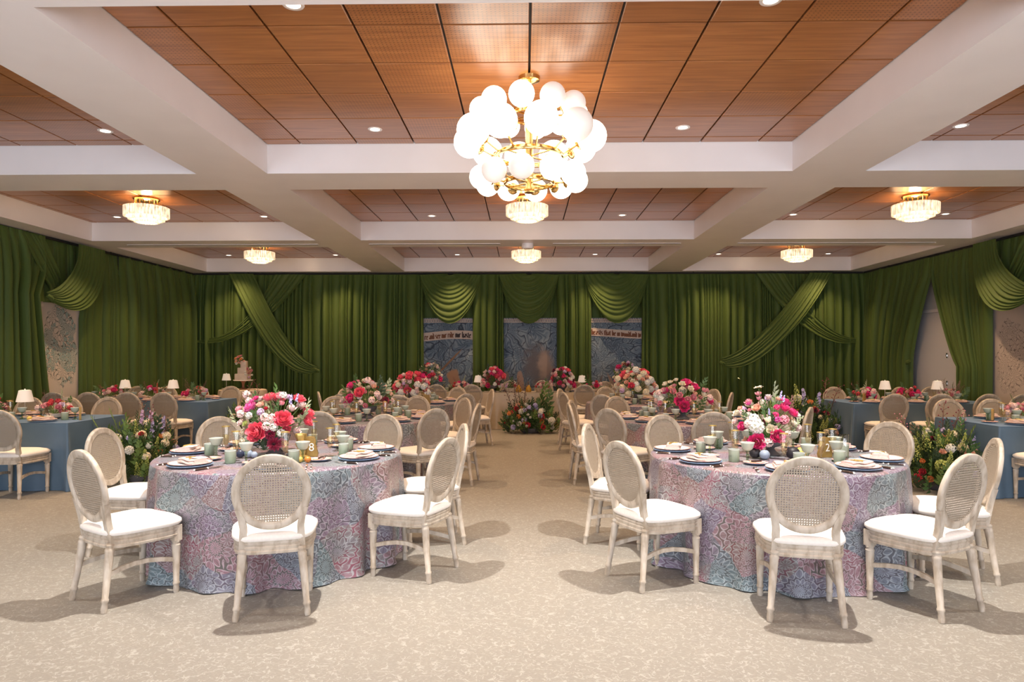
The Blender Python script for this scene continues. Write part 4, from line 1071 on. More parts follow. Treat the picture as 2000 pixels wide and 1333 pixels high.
def flower_mesh(kind, col):
    key = (kind, col)
    if key in FM: return FM[key]
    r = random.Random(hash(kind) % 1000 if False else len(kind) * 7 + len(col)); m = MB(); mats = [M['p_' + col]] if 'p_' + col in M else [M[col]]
    if kind in ('peony', 'open_peony'):            # unit radius about 1
        o = 0 if kind == 'peony' else -12
        for i, (n, L, W_, b0, b1, z0) in enumerate(((9, 1.12, .44, 8, 74, -.3), (9, 1.05, .4, 26, 92, -.25), (8, .95, .36, 42, 108, -.2), (8, .8, .3, 55, 120, -.14), (6, .62, .24, 66, 130, -.1), (4, .45, .17, 75, 135, -.06))):
            petals(m, n, L, W_, b0 + o, b1 + o, .09, z0, i * .37, .42, r, 5)
        m.ball((0, 0, .02), .17, 7, 1, (1, 1, .7)); mats.append(M['stamen'])
    elif kind == 'ranunculus':
        for i in range(5): petals(m, 7 - (i > 3), 1.15 - .16 * i, .46 - .06 * i, 15 + 14 * i, 100 + 9 * i, .1, -.5 + .13 * i, i * .45, .35, r, 4)
        m.ball((0, 0, .1), .2, 6)
    elif kind == 'rose':
        for i in range(4): petals(m, 6, 1.15 - .18 * i, .52 - .07 * i, 10 + 18 * i, 85 + 10 * i, .1, -.35 + .1 * i, i * .5, .45, r, 4)
    elif kind == 'dahlia':
        for i in range(6): petals(m, 14 - i, 1.0 - .13 * i, .17, -15 + 17 * i, 10 + 16 * i, .1, -.15 + .09 * i, i * .22, .5, r, 3)
    elif kind == 'tulip':
        petals(m, 3, 1.5, .5, 35, 82, .05, -.6, 0, .55, r, 5); petals(m, 3, 1.45, .48, 45, 88, .05, -.58, PI / 3, .55, r, 5)
    elif kind == 'scabiosa':
        petals(m, 11, 1.0, .26, 5, 15, .1, .0, 0, .2, r, 3); petals(m, 9, .7, .22, 25, 40, .1, .05, .2, .2, r, 3); m.ball((0, 0, .12), .28, 7, 1, (1, 1, .5)); mats.append(M['leaf_sage'])
    elif kind in ('blossom_cluster', 'hydrangea'):
        N_ = 16 if kind == 'blossom_cluster' else 26
        for i in range(N_):
            t = (i + .5) / N_; ph = i * 2.39996; zz = 1 - 1.5 * t; q = math.sqrt(max(0, 1 - zz * zz)); d = Vector((q * math.cos(ph), q * math.sin(ph), zz))
            sub = MB(); petals(sub, 5, .42, .17, 5, 35, .02, 0, i, .2, r, 2)
            R_ = Vector((0, 0, 1)).rotation_difference(d).to_matrix()
            m.add([R_ @ Vector(v) + d * .72 for v in sub.v], sub.f, 0, sub.uv)
    elif kind == 'delphinium':
        for i in range(15):
            t = i / 14; ph = i * 2.4; d = Vector((math.cos(ph), math.sin(ph), .35)).normalized()
            sub = MB(); petals(sub, 5, .42 * (1.15 - .55 * t), .17, 0, 30, .02, 0, i, .2, r, 2)
            R_ = Vector((0, 0, 1)).rotation_difference(d).to_matrix()
            m.add([R_ @ Vector(v) + d * (.28 - .15 * t) + Vector((0, 0, -1.0 + 2.6 * t)) for v in sub.v], sub.f, 0, sub.uv)
        m.tube([(0, 0, -1.4), (0, 0, 1.7)], .04, 4, 1); mats.append(M['stem'])
    elif kind in ('leaf_sprig', 'fern_sprig'):
        n = 9 if kind == 'leaf_sprig' else 16
        m.tube([(0, 0, -1), (.05, 0, 0), (.2, 0, 1.0)], .025, 4)
        for i in range(n):
            t = i / (n - 1); sd = 1 if i % 2 else -1; base = Vector((.05 + .15 * t * t, 0, -.6 + 1.6 * t)); ll = (.75 if n == 9 else .5) * (1.1 - .5 * t); wl = ll * (.26 if n == 9 else .13)
            dv = Vector((.25 * r.uniform(-1, 1), sd * (.85 - .55 * t), .5 + .5 * t)).normalized(); sx = dv.cross(Vector((1, .2, 0))).normalized(); up = sx.cross(dv)
            p = [base, base + dv * ll * .45 + sx * wl, base + dv * ll * .45 - up * wl * .3, base + dv * ll * .45 - sx * wl, base + dv * ll - up * ll * .12]
            m.add(p, [(0, 1, 2), (0, 2, 3), (2, 1, 4), (3, 2, 4)], 0)
    elif kind == 'berry_sprig':
        m.tube([(0, 0, -1), (.05, 0, .2), (.3, 0, 1.0)], .025, 4, 1); mats.append(M['leaf_bronze'])
        for i in range(14):
            t = i / 13; ph = i * 2.4; b = Vector((.05 + .25 * t * t, 0, -.5 + 1.5 * t)); e = b + Vector((math.cos(ph) * .22, math.sin(ph) * .22, .15))
            m.tube([b, e], .012, 3, 1, False); m.ball(e, .04, 5)
    elif kind == 'plume':
        for i in range(90):
            t = i / 89; ph = i * 2.4; q = (.36 * (1 - t) + .04) * r.uniform(.5, 1.1)
            c = Vector((q * math.cos(ph), q * math.sin(ph), -.8 + 1.9 * t + r.uniform(-.05, .05))); d = Vector((r.uniform(-1, 1), r.uniform(-1, 1), r.uniform(0, 1.2))).normalized(); e = d.cross(Vector((.3, .2, 1))).normalized()
            m.add([c - d * .09, c + e * .055, c + d * .1, c - e * .055], [(0, 1, 2, 3)], 0, [(0, 0), (0, .5), (0, 1), (0, .5)])
        m.tube([(0, 0, -1), (0, 0, 1)], .03, 4, 1); mats.append(M['stem'])
    me = m.mesh(kind, mats, True); FM[key] = me
    return me
def orient(d, spin): return Vector((0, 0, 1)).rotation_difference(d).to_matrix().to_4x4() @ Matrix.Rotation(spin, 4, 'Z')
def bunch(root, flowers, core, seed, stems=True, stem_mat='stem'):
    """flowers: (kind, colour, local point, size); every bloom becomes a part"""
    r = random.Random(seed); sm = MB()
    for kind, col, p, sz in flowers:
        p = Vector(p); d = (p - Vector(core)); d = d.normalized() if d.length > 1e-4 else Vector((0, 0, 1))
        if kind in ('delphinium', 'tulip', 'plume', 'berry_sprig', 'leaf_sprig', 'fern_sprig'): d = (d + Vector((0, 0, 1.0))).normalized()
        elif kind in ('peony', 'open_peony', 'dahlia', 'ranunculus', 'rose'): d = (d + Vector((0, -.35, .1))).normalized()
        link(kind, flower_mesh(kind, col), root, M=Matrix.Translation(p) @ orient(d, r.uniform(0, 6)) @ Matrix.Scale(sz, 4))
        if stems: sm.tube([Vector(core), Vector(core).lerp(p, .5) + Vector((0, 0, .01)), p - d * sz * .3], .0028, 4, 0, False)
    if stems and sm.v: tag(sm.obj('stems', M[stem_mat], root), kind='stuff')
def dome(n, rx, ry, rz, c, pal, seed, zmin=-.35):
    r = random.Random(seed); out = []; tot = sum(p[3] for p in pal); i = 0
    for k in range(n):
        t = (k + .5) / n; zz = 1 - (1 - zmin) * t; ph = k * 2.39996 + r.uniform(-.3, .3); q = math.sqrt(max(0, 1 - zz * zz))
        x = r.uniform(0, tot)
        for kind, col, sz, wt in pal:
            x -= wt
            if x <= 0: break
        s = r.uniform(.86, 1.1)
        out.append((kind, col, (c[0] + rx * q * math.cos(ph) * s, c[1] + ry * q * math.sin(ph) * s, c[2] + rz * zz * s), sz * r.uniform(.85, 1.15)))
    return out
def upx(px, py, Y):
    """the point of the plane y = Y seen at the picture point px, py"""
    xc, zc = (px - 1000) / 1333.0, (697 - py) / 1333.0
    dx, dy = xc * math.cos(YAW) - math.sin(YAW), xc * math.sin(YAW) + math.cos(YAW)
    return Vector((dx / dy * Y, Y, HC + zc / dy * Y))
def compote(t, mat='vase', s=1.0):
    m = MB(); m.lathe([(0, 0), (.072 * s, 0), (.074 * s, .008), (.045 * s, .03), (.03 * s, .05), (.035 * s, .062), (.075 * s, .075), (.1 * s, .1), (.115 * s, .145), (.108 * s, .145), (.09 * s, .105), (0, .085)], 28); m.obj('compote_bowl', M[mat], t)

# nearest left centrepiece, bloom by bloom
def hero(name_label, cx, cy, lst, extra, seed):
    t = thing('flower_centrepiece', name_label, 'flowers', (cx, cy, TH + .001), 0, 'pink flower centrepieces')
    compote(t)
    fl = []
    for kind, col, px, py, dpx, dy in lst:
        p = upx(px, py, cy + dy); sz = dpx / 2 * cy / 1333.0
        fl.append((kind, col, (p.x - cx, dy, p.z - TH - .001), sz * (1.0 if kind not in ('delphinium',) else .8)))
    bunch(t, fl + extra, (0, 0, .12), seed)
    return t
PK = [('peony', 'coral', .06, 2), ('peony', 'hot', .06, 2), ('ranunculus', 'pink', .035, 3), ('ranunculus', 'peach', .034, 2), ('blossom_cluster', 'blush', .036, 2), ('blossom_cluster', 'lilac', .03, 1), ('blossom_cluster', 'white', .034, 1.5), ('blossom_cluster', 'blush', .042, 3),
      ('rose', 'cream', .038, 2), ('dahlia', 'burgundy', .05, 1), ('rose', 'blush', .04, 2), ('leaf_sprig', 'leaf', .1, 2), ('leaf_sprig', 'leaf_sage', .09, 1)]
bk = lambda seed, n=26: [(k, c, (x, abs(y) * .9 + .02, z), s) for k, c, (x, y, z), s in dome(n, .24, .2, .2, (0, 0, .27), PK, seed)]
L1 = [('open_peony', 'coral', 500, 845, 40, -.2), ('open_peony', 'coral', 553, 819, 36, -.17), ('peony', 'magenta', 490, 797, 30, -.08), ('ranunculus', 'pink', 466, 799, 19, -.08), ('ranunculus', 'peach', 508, 791, 19, -.06),
      ('ranunculus', 'hot', 500, 778, 16, 0), ('ranunculus', 'magenta', 492, 784, 14, -.03), ('blossom_cluster', 'blush', 482, 771, 18, .02), ('blossom_cluster', 'blush', 486, 783, 15, .0), ('ranunculus', 'pink', 546, 775, 17, .02),
      ('ranunculus', 'pink', 550, 788, 17, -.02), ('delphinium', 'lav', 568, 783, 18, 0), ('delphinium', 'lav', 580, 779, 14, .02), ('tulip', 'blush', 571, 799, 18, -.05), ('ranunculus', 'red', 520, 798, 12, -.06), ('blossom_cluster', 'lilac', 509, 805, 16, -.12),
      ('blossom_cluster', 'blush', 470, 809, 18, -.12), ('leaf_sprig', 'leaf_sage', 455, 816, 34, -.1), ('blossom_cluster', 'white', 487, 812, 15, -.14), ('plume', 'lime', 527, 779, 22, .02), ('blossom_cluster', 'blush', 517, 816, 20, -.16),
      ('blossom_cluster', 'blush', 533, 818, 22, -.17), ('blossom_cluster', 'blush', 521, 833, 20, -.2), ('blossom_cluster', 'white', 535, 835, 18, -.2), ('blossom_cluster', 'white', 549, 846, 18, -.19), ('dahlia', 'burgundy', 527, 848, 22, -.2),
      ('dahlia', 'burgundy', 535, 868, 27, -.2), ('rose', 'pink', 551, 865, 22, -.17), ('peony', 'coral', 560, 838, 18, -.14), ('rose', 'cream', 475, 845, 19, -.16), ('rose', 'cream', 474, 863, 18, -.2), ('rose', 'cream', 490, 868, 17, -.21),
      ('rose', 'blush', 577, 840, 30, .02), ('leaf_sprig', 'leaf_sage', 592, 815, 40, -.02), ('leaf_sprig', 'leaf', 585, 828, 30, -.04), ('leaf_sprig', 'leaf_dark', 511, 866, 34, -.16), ('leaf_sprig', 'leaf_dark', 518, 872, 30, -.18), ('leaf_sprig', 'leaf_dark', 500, 872, 26, -.16),
      ('rose', 'lime', 480, 828, 14, -.18), ('rose', 'blush', 470, 826, 16, -.16), ('leaf_sprig', 'leaf', 498, 815, 26, -.12), ('leaf_sprig', 'leaf', 541, 800, 30, -.05), ('berry_sprig', 'brown', 536, 795, 34, 0)]
hero('lush centrepiece with coral peonies on the nearest left table', -1.95, 5.32, L1, bk(3), 31)
R1 = [('scabiosa', 'cream', 1481, 758, 18, 0), ('tulip', 'blush', 1500, 776, 16, -.03), ('tulip', 'pink', 1482, 779, 13, 0), ('ranunculus', 'peach', 1519, 779, 12, .02), ('delphinium', 'lav', 1525, 774, 14, .03), ('delphinium', 'lav', 1531, 780, 11, 0), ('ranunculus', 'magenta', 1462, 789, 12, 0),
      ('ranunculus', 'pink', 1464, 801, 10, -.05), ('ranunculus', 'peach', 1445, 798, 13, 0), ('blossom_cluster', 'blush', 1450, 806, 14, -.02), ('rose', 'peach', 1477, 798, 22, -.08), ('peony', 'hot', 1531, 799, 24, -.04), ('peony', 'hot', 1547, 808, 26, -.02), ('blossom_cluster', 'hot', 1517, 796, 13, -.08),
      ('blossom_cluster', 'hot', 1515, 811, 14, -.12), ('blossom_cluster', 'magenta', 1518, 820, 14, -.14), ('delphinium', 'lav', 1502, 806, 12, -.1), ('blossom_cluster', 'white', 1471, 820, 26, -.14), ('hydrangea', 'white', 1477, 834, 34, -.17), ('hydrangea', 'blush', 1463, 829, 22, -.14), ('peony', 'hot', 1451, 834, 22, -.1), ('open_peony', 'hot', 1478, 863, 32, -.2),
      ('peony', 'hot', 1519, 853, 30, -.22), ('tulip', 'cream', 1499, 822, 17, -.18), ('rose', 'cream', 1505, 839, 22, -.2), ('rose', 'blush', 1513, 838, 14, -.2), ('blossom_cluster', 'pink', 1532, 820, 20, -.13), ('blossom_cluster', 'burgundy', 1529, 824, 14, -.11), ('rose', 'cream', 1550, 828, 18, -.06), ('leaf_sprig', 'leaf_sage', 1552, 832, 36, -.06),
      ('rose', 'cream', 1538, 866, 15, -.14), ('rose', 'peach', 1458, 862, 18, -.12), ('blossom_cluster', 'blush', 1501, 865, 20, -.2), ('blossom_cluster', 'white', 1492, 862, 14, -.2), ('blossom_cluster', 'blush', 1538, 848, 14, -.15), ('leaf_sprig', 'leaf', 1494, 800, 30, -.06), ('leaf_sprig', 'leaf', 1470, 850, 26, -.16), ('leaf_sprig', 'leaf_dark', 1510, 826, 30, -.12),
      ('leaf_sprig', 'leaf_bronze', 1545, 792, 30, .04), ('leaf_sprig', 'leaf', 1456, 815, 26, -.05), ('plume', 'lime', 1504, 790, 16, 0), ('berry_sprig', 'red', 1542, 842, 24, -.1)]
hero('airy centrepiece with hot pink peonies on the nearest right table', 1.90, 5.31, R1, bk(8, 22), 32)
def centre(label, x, y, z, n, rx, rz, pal, seed, hz=.3, mat='vase', s=1.0, group='pink flower centrepieces'):
    t = thing('flower_centrepiece', label, 'flowers', (x, y, z), 0, group); compote(t, mat, s)
    bunch(t, dome(n, rx, rx, rz, (0, 0, hz), pal, seed), (0, 0, .12 * s), seed)
PK2 = [(k, c, s * 1.12, w) for k, c, s, w in PK] + [('leaf_sprig', 'leaf_dark', .1, 2)]
PKR = [('peony', 'hot', .07, 2), ('ranunculus', 'pink', .045, 3), ('ranunculus', 'peach', .04, 2), ('hydrangea', 'white', .05, 1), ('rose', 'cream', .045, 2), ('blossom_cluster', 'blush', .05, 2), ('dahlia', 'burgundy', .05, .6), ('leaf_sprig', 'leaf', .1, 1.5)]
PKW = [('peony', 'coral', .07, 2), ('hydrangea', 'cream', .06, 3), ('hydrangea', 'white', .06, 2), ('rose', 'peach', .05, 2), ('blossom_cluster', 'lilac', .05, 1), ('rose', 'cream', .05, 2), ('leaf_sprig', 'leaf', .1, 1)]
PKH = [('peony', 'coral', .07, 1), ('peony', 'hot', .07, 1.6), ('blossom_cluster', 'blush', .045, 2), ('rose', 'blush', .05, 2), ('hydrangea', 'white', .045, 1.5), ('blossom_cluster', 'pink', .05, 2), ('blossom_cluster', 'lilac', .045, 1), ('dahlia', 'burgundy', .06, 1), ('leaf_sprig', 'leaf_dark', .1, 1.5)]
centre('round coral and white centrepiece on the second left round table', -1.98 + .03, 8.48, TH + .001, 62, .29, .24, PK2, 41, .23)
centre('pink ranunculus centrepiece on the second right round table', 1.96, 8.48, TH + .001, 54, .31, .23, PKR, 42, .23)
centre('coral and cream centrepiece on the third left round table', -1.9, 11.45, TH + .001, 58, .27, .25, PKW[:4] + PK2[:6], 43, .24)
centre('creamy white and pink centrepiece on the third right round table', 1.86, 11.45, TH + .001, 64, .31, .28, PKW, 44, .25)
for x, l, pal, sd, n in ((-2.05, 'pink centrepiece at the far left end of head table', PK2, 45, 48), (-.68, 'red and blush centrepiece left of middle on head table', PKH, 46, 50), (.82, 'red and white centrepiece right of middle on head table', PKH, 47, 50), (2.2, 'lilac and pink centrepiece at the right end of head table', PKW[3:] + PKH, 48, 48)):
    centre(l, x, 14.75, TH + .005, n, .24, .28, pal, sd, .34 if abs(x) > 1.5 else .23, group='head table centrepieces')

# low bowls on the long tables
LOW = [('peony', 'hot', .06, 1.3), ('ranunculus', 'pink', .04, 3), ('blossom_cluster', 'red', .035, 2), ('blossom_cluster', 'blush', .04, 2), ('rose', 'blush', .04, 1.5), ('leaf_sprig', 'leaf', .1, 2), ('berry_sprig', 'burgundy', .1, 1), ('blossom_cluster', 'lilac', .035, 1)]
def low(label, x, y, seed, tall=True, n=20):
    t = thing('low_flower_bowl', label, 'flowers', (x, y, TH + .005), 0, 'low flower bowls')
    m = MB(); m.lathe([(0, 0), (.05, 0), (.085, .02), (.1, .065), (.094, .065), (.08, .03), (0, .02)], 20); m.obj('bowl', M['bowl'], t)
    fl = dome(n, .2, .15, .11, (0, 0, .1), LOW, seed, -.1)
    if tall: fl += [[('fern_sprig', 'leaf_bronze', (.14, .02, .24), .1), ('berry_sprig', 'brown', (-.12, 0, .26), .11)], [('leaf_sprig', 'leaf_sage', (.05, .05, .26), .08), ('berry_sprig', 'burgundy', (-.14, .03, .22), .1)], [('fern_sprig', 'leaf', (-.1, .03, .22), .1), ('blossom_cluster', 'red', (.1, 0, .24), .03)]][seed % 3]
    bunch(t, fl, (0, 0, .05), seed)
for i, (tb, y, xs_) in enumerate((('near left blue table', 8.26, (-5.75, -6.55, -7.3)), ('far left blue table', 11.83, (-5.75, -6.5, -7.25)), ('near right blue table', 8.08, (5.85, 6.6, 7.3)), ('far right blue table', 11.66, (5.75, 6.5, 7.2)))):
    for j, x in enumerate(xs_):
        low('low pink flower bowl, %s from the aisle on the %s' % (('first', 'second', 'third')[j], tb), x, y, 100 + i * 5 + j, True, 20)
for x, l in ((-1.35, 'low blush flower bowl left of the lamp on head table'), (1.5, 'low pink flower bowl right of the lamp on head table')): low(l, x, 14.72, 131 + int(x), True, 18)
# arched wicker baskets on the head table
for x, l, sd in ((-.28, 'left', 140), (.38, 'right', 141)):
    t = thing('flower_basket', 'arched wicker flower basket on head table, %s of the pair' % l, 'basket', (x, 14.62, TH + .005), 0, 'wicker flower baskets')
    m = MB(); m.lathe([(0, 0), (.11, 0), (.15, .07), (.16, .09), (.145, .09), (.1, .02), (0, .015)], 20); m.obj('wicker_bowl', M['oak'], t)
    m = MB()
    for o in (-.012, .012): m.tube([(.15 * math.cos(PI * k / 12), o, .07 + .17 * math.sin(PI * k / 12)) for k in range(13)], .012, 6)
    m.obj('handle', M['oak'], t)
    bunch(t, dome(16, .13, .1, .1, (0, 0, .1), LOW[1:], sd, 0), (0, 0, .04), sd)

# big arrangements standing on the floor
GRN = [('leaf_sprig', 'leaf', .13, 3), ('leaf_sprig', 'leaf_light', .12, 2), ('fern_sprig', 'leaf_dark', .15, 2), ('leaf_sprig', 'leaf_dark', .13, 2)]
def floor_bunch(label, x, y, n, rx, ry, rz, pal, seed, spikes, hz=.12):
    t = thing('floor_flowers', label, 'flowers', (x, y, 0), 0, 'floor flower arrangements')
    m = MB(); m.lathe([(0, 0), (.16, 0), (.2, .04), (.21, .1), (.19, .1), (0, .06)], 20); m.obj('low_container', M['vase'], t)
    fl = dome(int(n * 1.5), rx, ry, rz, (0, 0, hz), GRN, seed, -.1) + dome(n, rx * .75, ry * .75, rz * .8, (0, 0, hz), GRN, seed + 9, 0) + dome(n, rx * 1.02, ry * 1.02, rz * 1.0, (0, 0, hz), pal, seed + 1, .0) + spikes
    fl += [('leaf_sprig', ('leaf_light', 'leaf', 'leaf_dark')[i % 3], (rx * 1.02 * math.cos(i * .45), ry * 1.02 * math.sin(i * .45), .1 + .04 * (i % 2)), .13) for i in range(14)]
    bunch(t, [(k, c, (p[0], p[1], max(p[2], .06)), s) for k, c, p, s in fl], (0, 0, .06), seed)
WILD = [('rose', 'peach', .05, 2), ('ranunculus', 'orange', .045, 1.5), ('hydrangea', 'white', .055, 2), ('plume', 'lime', .11, 5), ('blossom_cluster', 'lav', .05, 2), ('dahlia', 'burgundy', .05, 1.2), ('blossom_cluster', 'cream', .05, 2), ('peony', 'red', .04, .6)]
sp = lambda *a: [(k, c, p, s) for k, c, p, s in a]
floor_bunch('wild floor flowers at the end of the near left blue table', -4.72, 8.35, 52, .36, .46, .55, WILD, 150,
            sp(('delphinium', 'lilac', (.05, .1, .72), .075), ('delphinium', 'lav', (.2, .1, .66), .07), ('delphinium', 'lav', (.12, .0, .6), .07), ('berry_sprig', 'brown', (-.05, .15, .76), .2), ('berry_sprig', 'burgundy', (.1, .0, .72), .18), ('berry_sprig', 'brown', (.3, .0, .62), .18), ('plume', 'lime', (.28, -.2, .42), .14), ('plume', 'lime', (.2, -.3, .3), .14), ('hydrangea', 'cream', (.3, .0, .55), .06), ('fern_sprig', 'leaf_light', (-.38, -.2, .62), .22), ('fern_sprig', 'leaf_light', (-.32, .0, .7), .2), ('delphinium', 'lilac', (.0, .0, .76), .06), ('hydrangea', 'cream', (.1, -.2, .58), .07)))
floor_bunch('wild floor flowers at the end of the near right blue table', 4.84, 8.0, 60, .42, .5, .52, WILD, 152,
            sp(('berry_sprig', 'pink', (-.35, .1, .68), .18), ('berry_sprig', 'burgundy', (.1, .15, .76), .22), ('berry_sprig', 'pink', (.3, .1, .68), .18), ('berry_sprig', 'burgundy', (.2, .1, .7), .2), ('delphinium', 'lav', (.3, -.1, .54), .07), ('plume', 'lime', (-.3, -.2, .58), .15), ('plume', 'lime', (-.18, -.25, .5), .15), ('plume', 'lime', (-.05, -.2, .56), .14), ('plume', 'lime', (-.38, -.1, .45), .14),
               ('hydrangea', 'white', (-.1, .1, .62), .08), ('hydrangea', 'cream', (.08, -.25, .5), .065), ('rose', 'peach', (.1, -.32, .42), .065), ('rose', 'peach', (.0, -.36, .3), .06), ('delphinium', 'lav', (.4, .0, .56), .075), ('delphinium', 'lav', (.34, -.2, .46), .07), ('leaf_sprig', 'leaf_light', (-.2, -.38, .22), .16), ('leaf_sprig', 'leaf_light', (-.05, -.4, .16), .16), ('hydrangea', 'lime', (-.22, -.36, .32), .08), ('dahlia', 'red', (-.4, -.2, .16), .05)))
floor_bunch('small white and green floor flowers at end of far left blue table', -4.86, 11.8, 34, .34, .4, .5, [('rose', 'white', .055, 2), ('plume', 'lime', .11, 2), ('blossom_cluster', 'cream', .05, 2)], 154,
            sp(('berry_sprig', 'burgundy', (0, .1, .85), .24), ('berry_sprig', 'burgundy', (.2, .1, .82), .22), ('hydrangea', 'lime', (.05, 0, .62), .09)))
floor_bunch('dark red and violet floor flowers at end of far right blue table', 4.9, 11.7, 54, .4, .45, .56, WILD + [('dahlia', 'burgundy', .06, 4), ('dahlia', 'red', .055, 2)], 156,
            sp(('delphinium', 'lav', (.1, 0, .74), .1), ('delphinium', 'lav', (-.1, .1, .8), .1), ('berry_sprig', 'burgundy', (.25, .1, .88), .26), ('berry_sprig', 'burgundy', (.35, .0, .8), .24), ('plume', 'lime', (-.3, -.1, .85), .2), ('plume', 'lime', (-.36, .0, .65), .2), ('hydrangea', 'white', (-.25, 0, .82), .08), ('ranunculus', 'orange', (-.08, -.1, .76), .07)))
floor_bunch('leafy floor flowers before the champagne head table', .12, 13.75, 70, .5, .34, .42, [('hydrangea', 'white', .06, 2), ('ranunculus', 'orange', .06, 2), ('dahlia', 'orange', .055, 1), ('dahlia', 'red', .055, 1.5), ('blossom_cluster', 'lav', .06, 1.5), ('blossom_cluster', 'white', .03, 2)], 158,
            sp(('leaf_sprig', 'leaf', (.25, .1, .62), .26), ('leaf_sprig', 'leaf', (.36, .05, .55), .24), ('leaf_sprig', 'leaf_light', (.3, .1, .75), .22), ('leaf_sprig', 'leaf', (.2, .0, .5), .24), ('berry_sprig', 'brown', (-.3, .1, .7), .3), ('berry_sprig', 'brown', (-.38, .1, .55), .28), ('berry_sprig', 'brown', (-.12, .1, .68), .28), ('berry_sprig', 'brown', (-.24, .0, .82), .26),
               ('ranunculus', 'orange', (-.42, -.2, .4), .065), ('dahlia', 'orange', (-.24, -.25, .34), .06), ('dahlia', 'red', (-.28, -.12, .5), .06), ('ranunculus', 'peach', (-.25, -.1, .56), .065), ('hydrangea', 'lav', (.0, -.15, .5), .075), ('hydrangea', 'lav', (.1, -.1, .55), .06), ('dahlia', 'red', (.22, -.25, .36), .075), ('hydrangea', 'white', (.42, -.25, .26), .085), ('rose', 'white', (.24, -.2, .46), .06),
               ('leaf_sprig', 'leaf_light', (.6, -.1, .22), .18), ('leaf_sprig', 'leaf_light', (.55, -.2, .2), .16), ('leaf_sprig', 'leaf_light', (.65, -.05, .16), .18)))

# ------------------------------------------------------------------ small things on the tables
def make_tlamp():
    t = thing('table_lamp', 'x', 'lamp')
    m = MB(); m.lathe([(0, 0), (.05, 0), (.05, .01), (.012, .018), (.006, .03), (.006, .2), (0, .2)], 16); m.obj('stand', M['oak'], t)
    m = MB(); m.lathe([(.095, .2), (.065, .34), (.063, .34), (.093, .2)], 48, rib=lambda r, z, a: r * (1 + .025 * math.sin(24 * a))); m.obj('pleated_shade', M['white_shade'], t)
    m = MB(); m.lathe([(0, .335), (.066, .335), (.05, .345), (0, .345)], 16); m.ball((0, 0, .352), .009, 8); m.obj('cap', M['white_shade'], t); return t
tl = Stamp(make_tlamp())
for x, y, z, l in ((-6.15, 8.3, TH, 'pleated white table lamp on the near left blue table'), (-6.15, 11.85, TH, 'pleated white table lamp, inner one on far left blue table'), (-7.0, 11.85, TH, 'pleated white table lamp, outer one on far left blue table'),
                   (6.12, 11.7, TH, 'pleated white table lamp, inner one on far right blue table'), (7.0, 11.7, TH, 'pleated white table lamp, outer one on far right blue table'), (-1.0, 14.8, TH, 'small white lamp at left of the head table'), (1.25, 14.8, TH, 'small white lamp at right of the head table'), (-6.55, 14.9, .802, 'pleated white table lamp beside the cake')):
    tl.put((x, y, z + .006), 0, l, 'pleated table lamps', 1.0)
# table number plaques of gold
def plaque(x, y, rz, num, label, z=TH, shape=0, col='plaque', k=.82):
    t = thing('table_number', label, 'sign', (x, y, z + .002), rz)
    prof = [(-.075, 0), (.075, 0), (.085, .03), (.07, .075), (.058, .12), (.06, .15), (.045, .18), (.0, .188), (-.045, .18), (-.06, .15), (-.058, .12), (-.07, .075), (-.085, .03)]
    m = MB(); n = len(prof)
    prof = [(a * .75, b * k) for a, b in prof]
    m.add([(x_, -.012, z_) for x_, z_ in prof] + [(x_, .012, z_) for x_, z_ in prof], [tuple(range(n)), tuple(range(2 * n - 1, n - 1, -1))] + [(i, n + i, n + (i + 1) % n, (i + 1) % n) for i in range(n)]); m.obj('plaque', M[col], t, 'angle')
    if num:
        cu = bpy.data.curves.new('numeral', 'FONT'); cu.body = num; cu.size = .085; cu.extrude = .001; cu.align_x = 'CENTER'
        to = bpy.data.objects.new('tmp', cu); COL.objects.link(to)
        me = bpy.data.meshes.new_from_object(to.evaluated_get(bpy.context.evaluated_depsgraph_get())); bpy.data.objects.remove(to)
        me.materials.clear(); me.materials.append(M['p_cream'] if False else M['card']); me.name = 'numeral'
        o = link('numeral', me, t, (0.015, -.0135, .045)); o.rotation_euler = (PI / 2, 0, 0)
pq = upx(615, 890, 5.12)
plaque(-1.63, 5.16, .1, '8', 'gold plaque with pale numeral 8 on nearest left table')
plaque(2.27, 5.2, .35, '2', 'gold plaque with pale numeral 2 on nearest right table')
plaque(-5.33, 8.1, -1.0, '', 'gold plaque seen edge-on, at end of near left blue table')
plaque(5.42, 8.0, .9, '', 'gold plaque at the aisle end of near right blue table')
plaque(-1.55, 10.85, .1, '', 'yellow-gold plaque on the third left round table')
plaque(5.6, 11.35, .8, '', 'gold plaque at the aisle end of far right blue table')
# fruit, candles, ornaments round the centrepieces
fm = {}
def fruit(x, y, r, col, label, z=TH, nm='fruit'):
    k = (round(r, 3), col)
    if k not in fm:
        m = MB(); m.lathe([(r * math.sin(PI * i / 9) * (1.0) + 1e-5, r - r * .93 * math.cos(PI * i / 9) - (.12 * r if i == 9 else 0)) for i in range(10)], 16); fm[k] = m.mesh('fruit', M[col])
    o = link('fruit', fm[k], None, (x, y, z + .002)); tag(o, label, 'fruit', 'fruit on the tables'); return o
M['plum'] = plain('blue_plum', (.03, .04, .08), .4); M['persimmon'] = plain('persimmon', (.7, .24, .04), .35); M['egg'] = plain('grey_blue_fruit', (.3, .36, .46), .4); M['lemon'] = plain('lemon', (.75, .55, .12), .4); M['black'] = plain('dark_fruit', (.02, .018, .022), .5)
fruit(-2.13, 5.08, .035, 'plum', 'dark blue plum left of the nearest left centrepiece'); fruit(-2.15, 5.17, .035, 'persimmon', 'orange persimmon left of the nearest left centrepiece'); fruit(-2.07, 5.09, .033, 'egg', 'grey-blue plum beside the nearest left centrepiece')
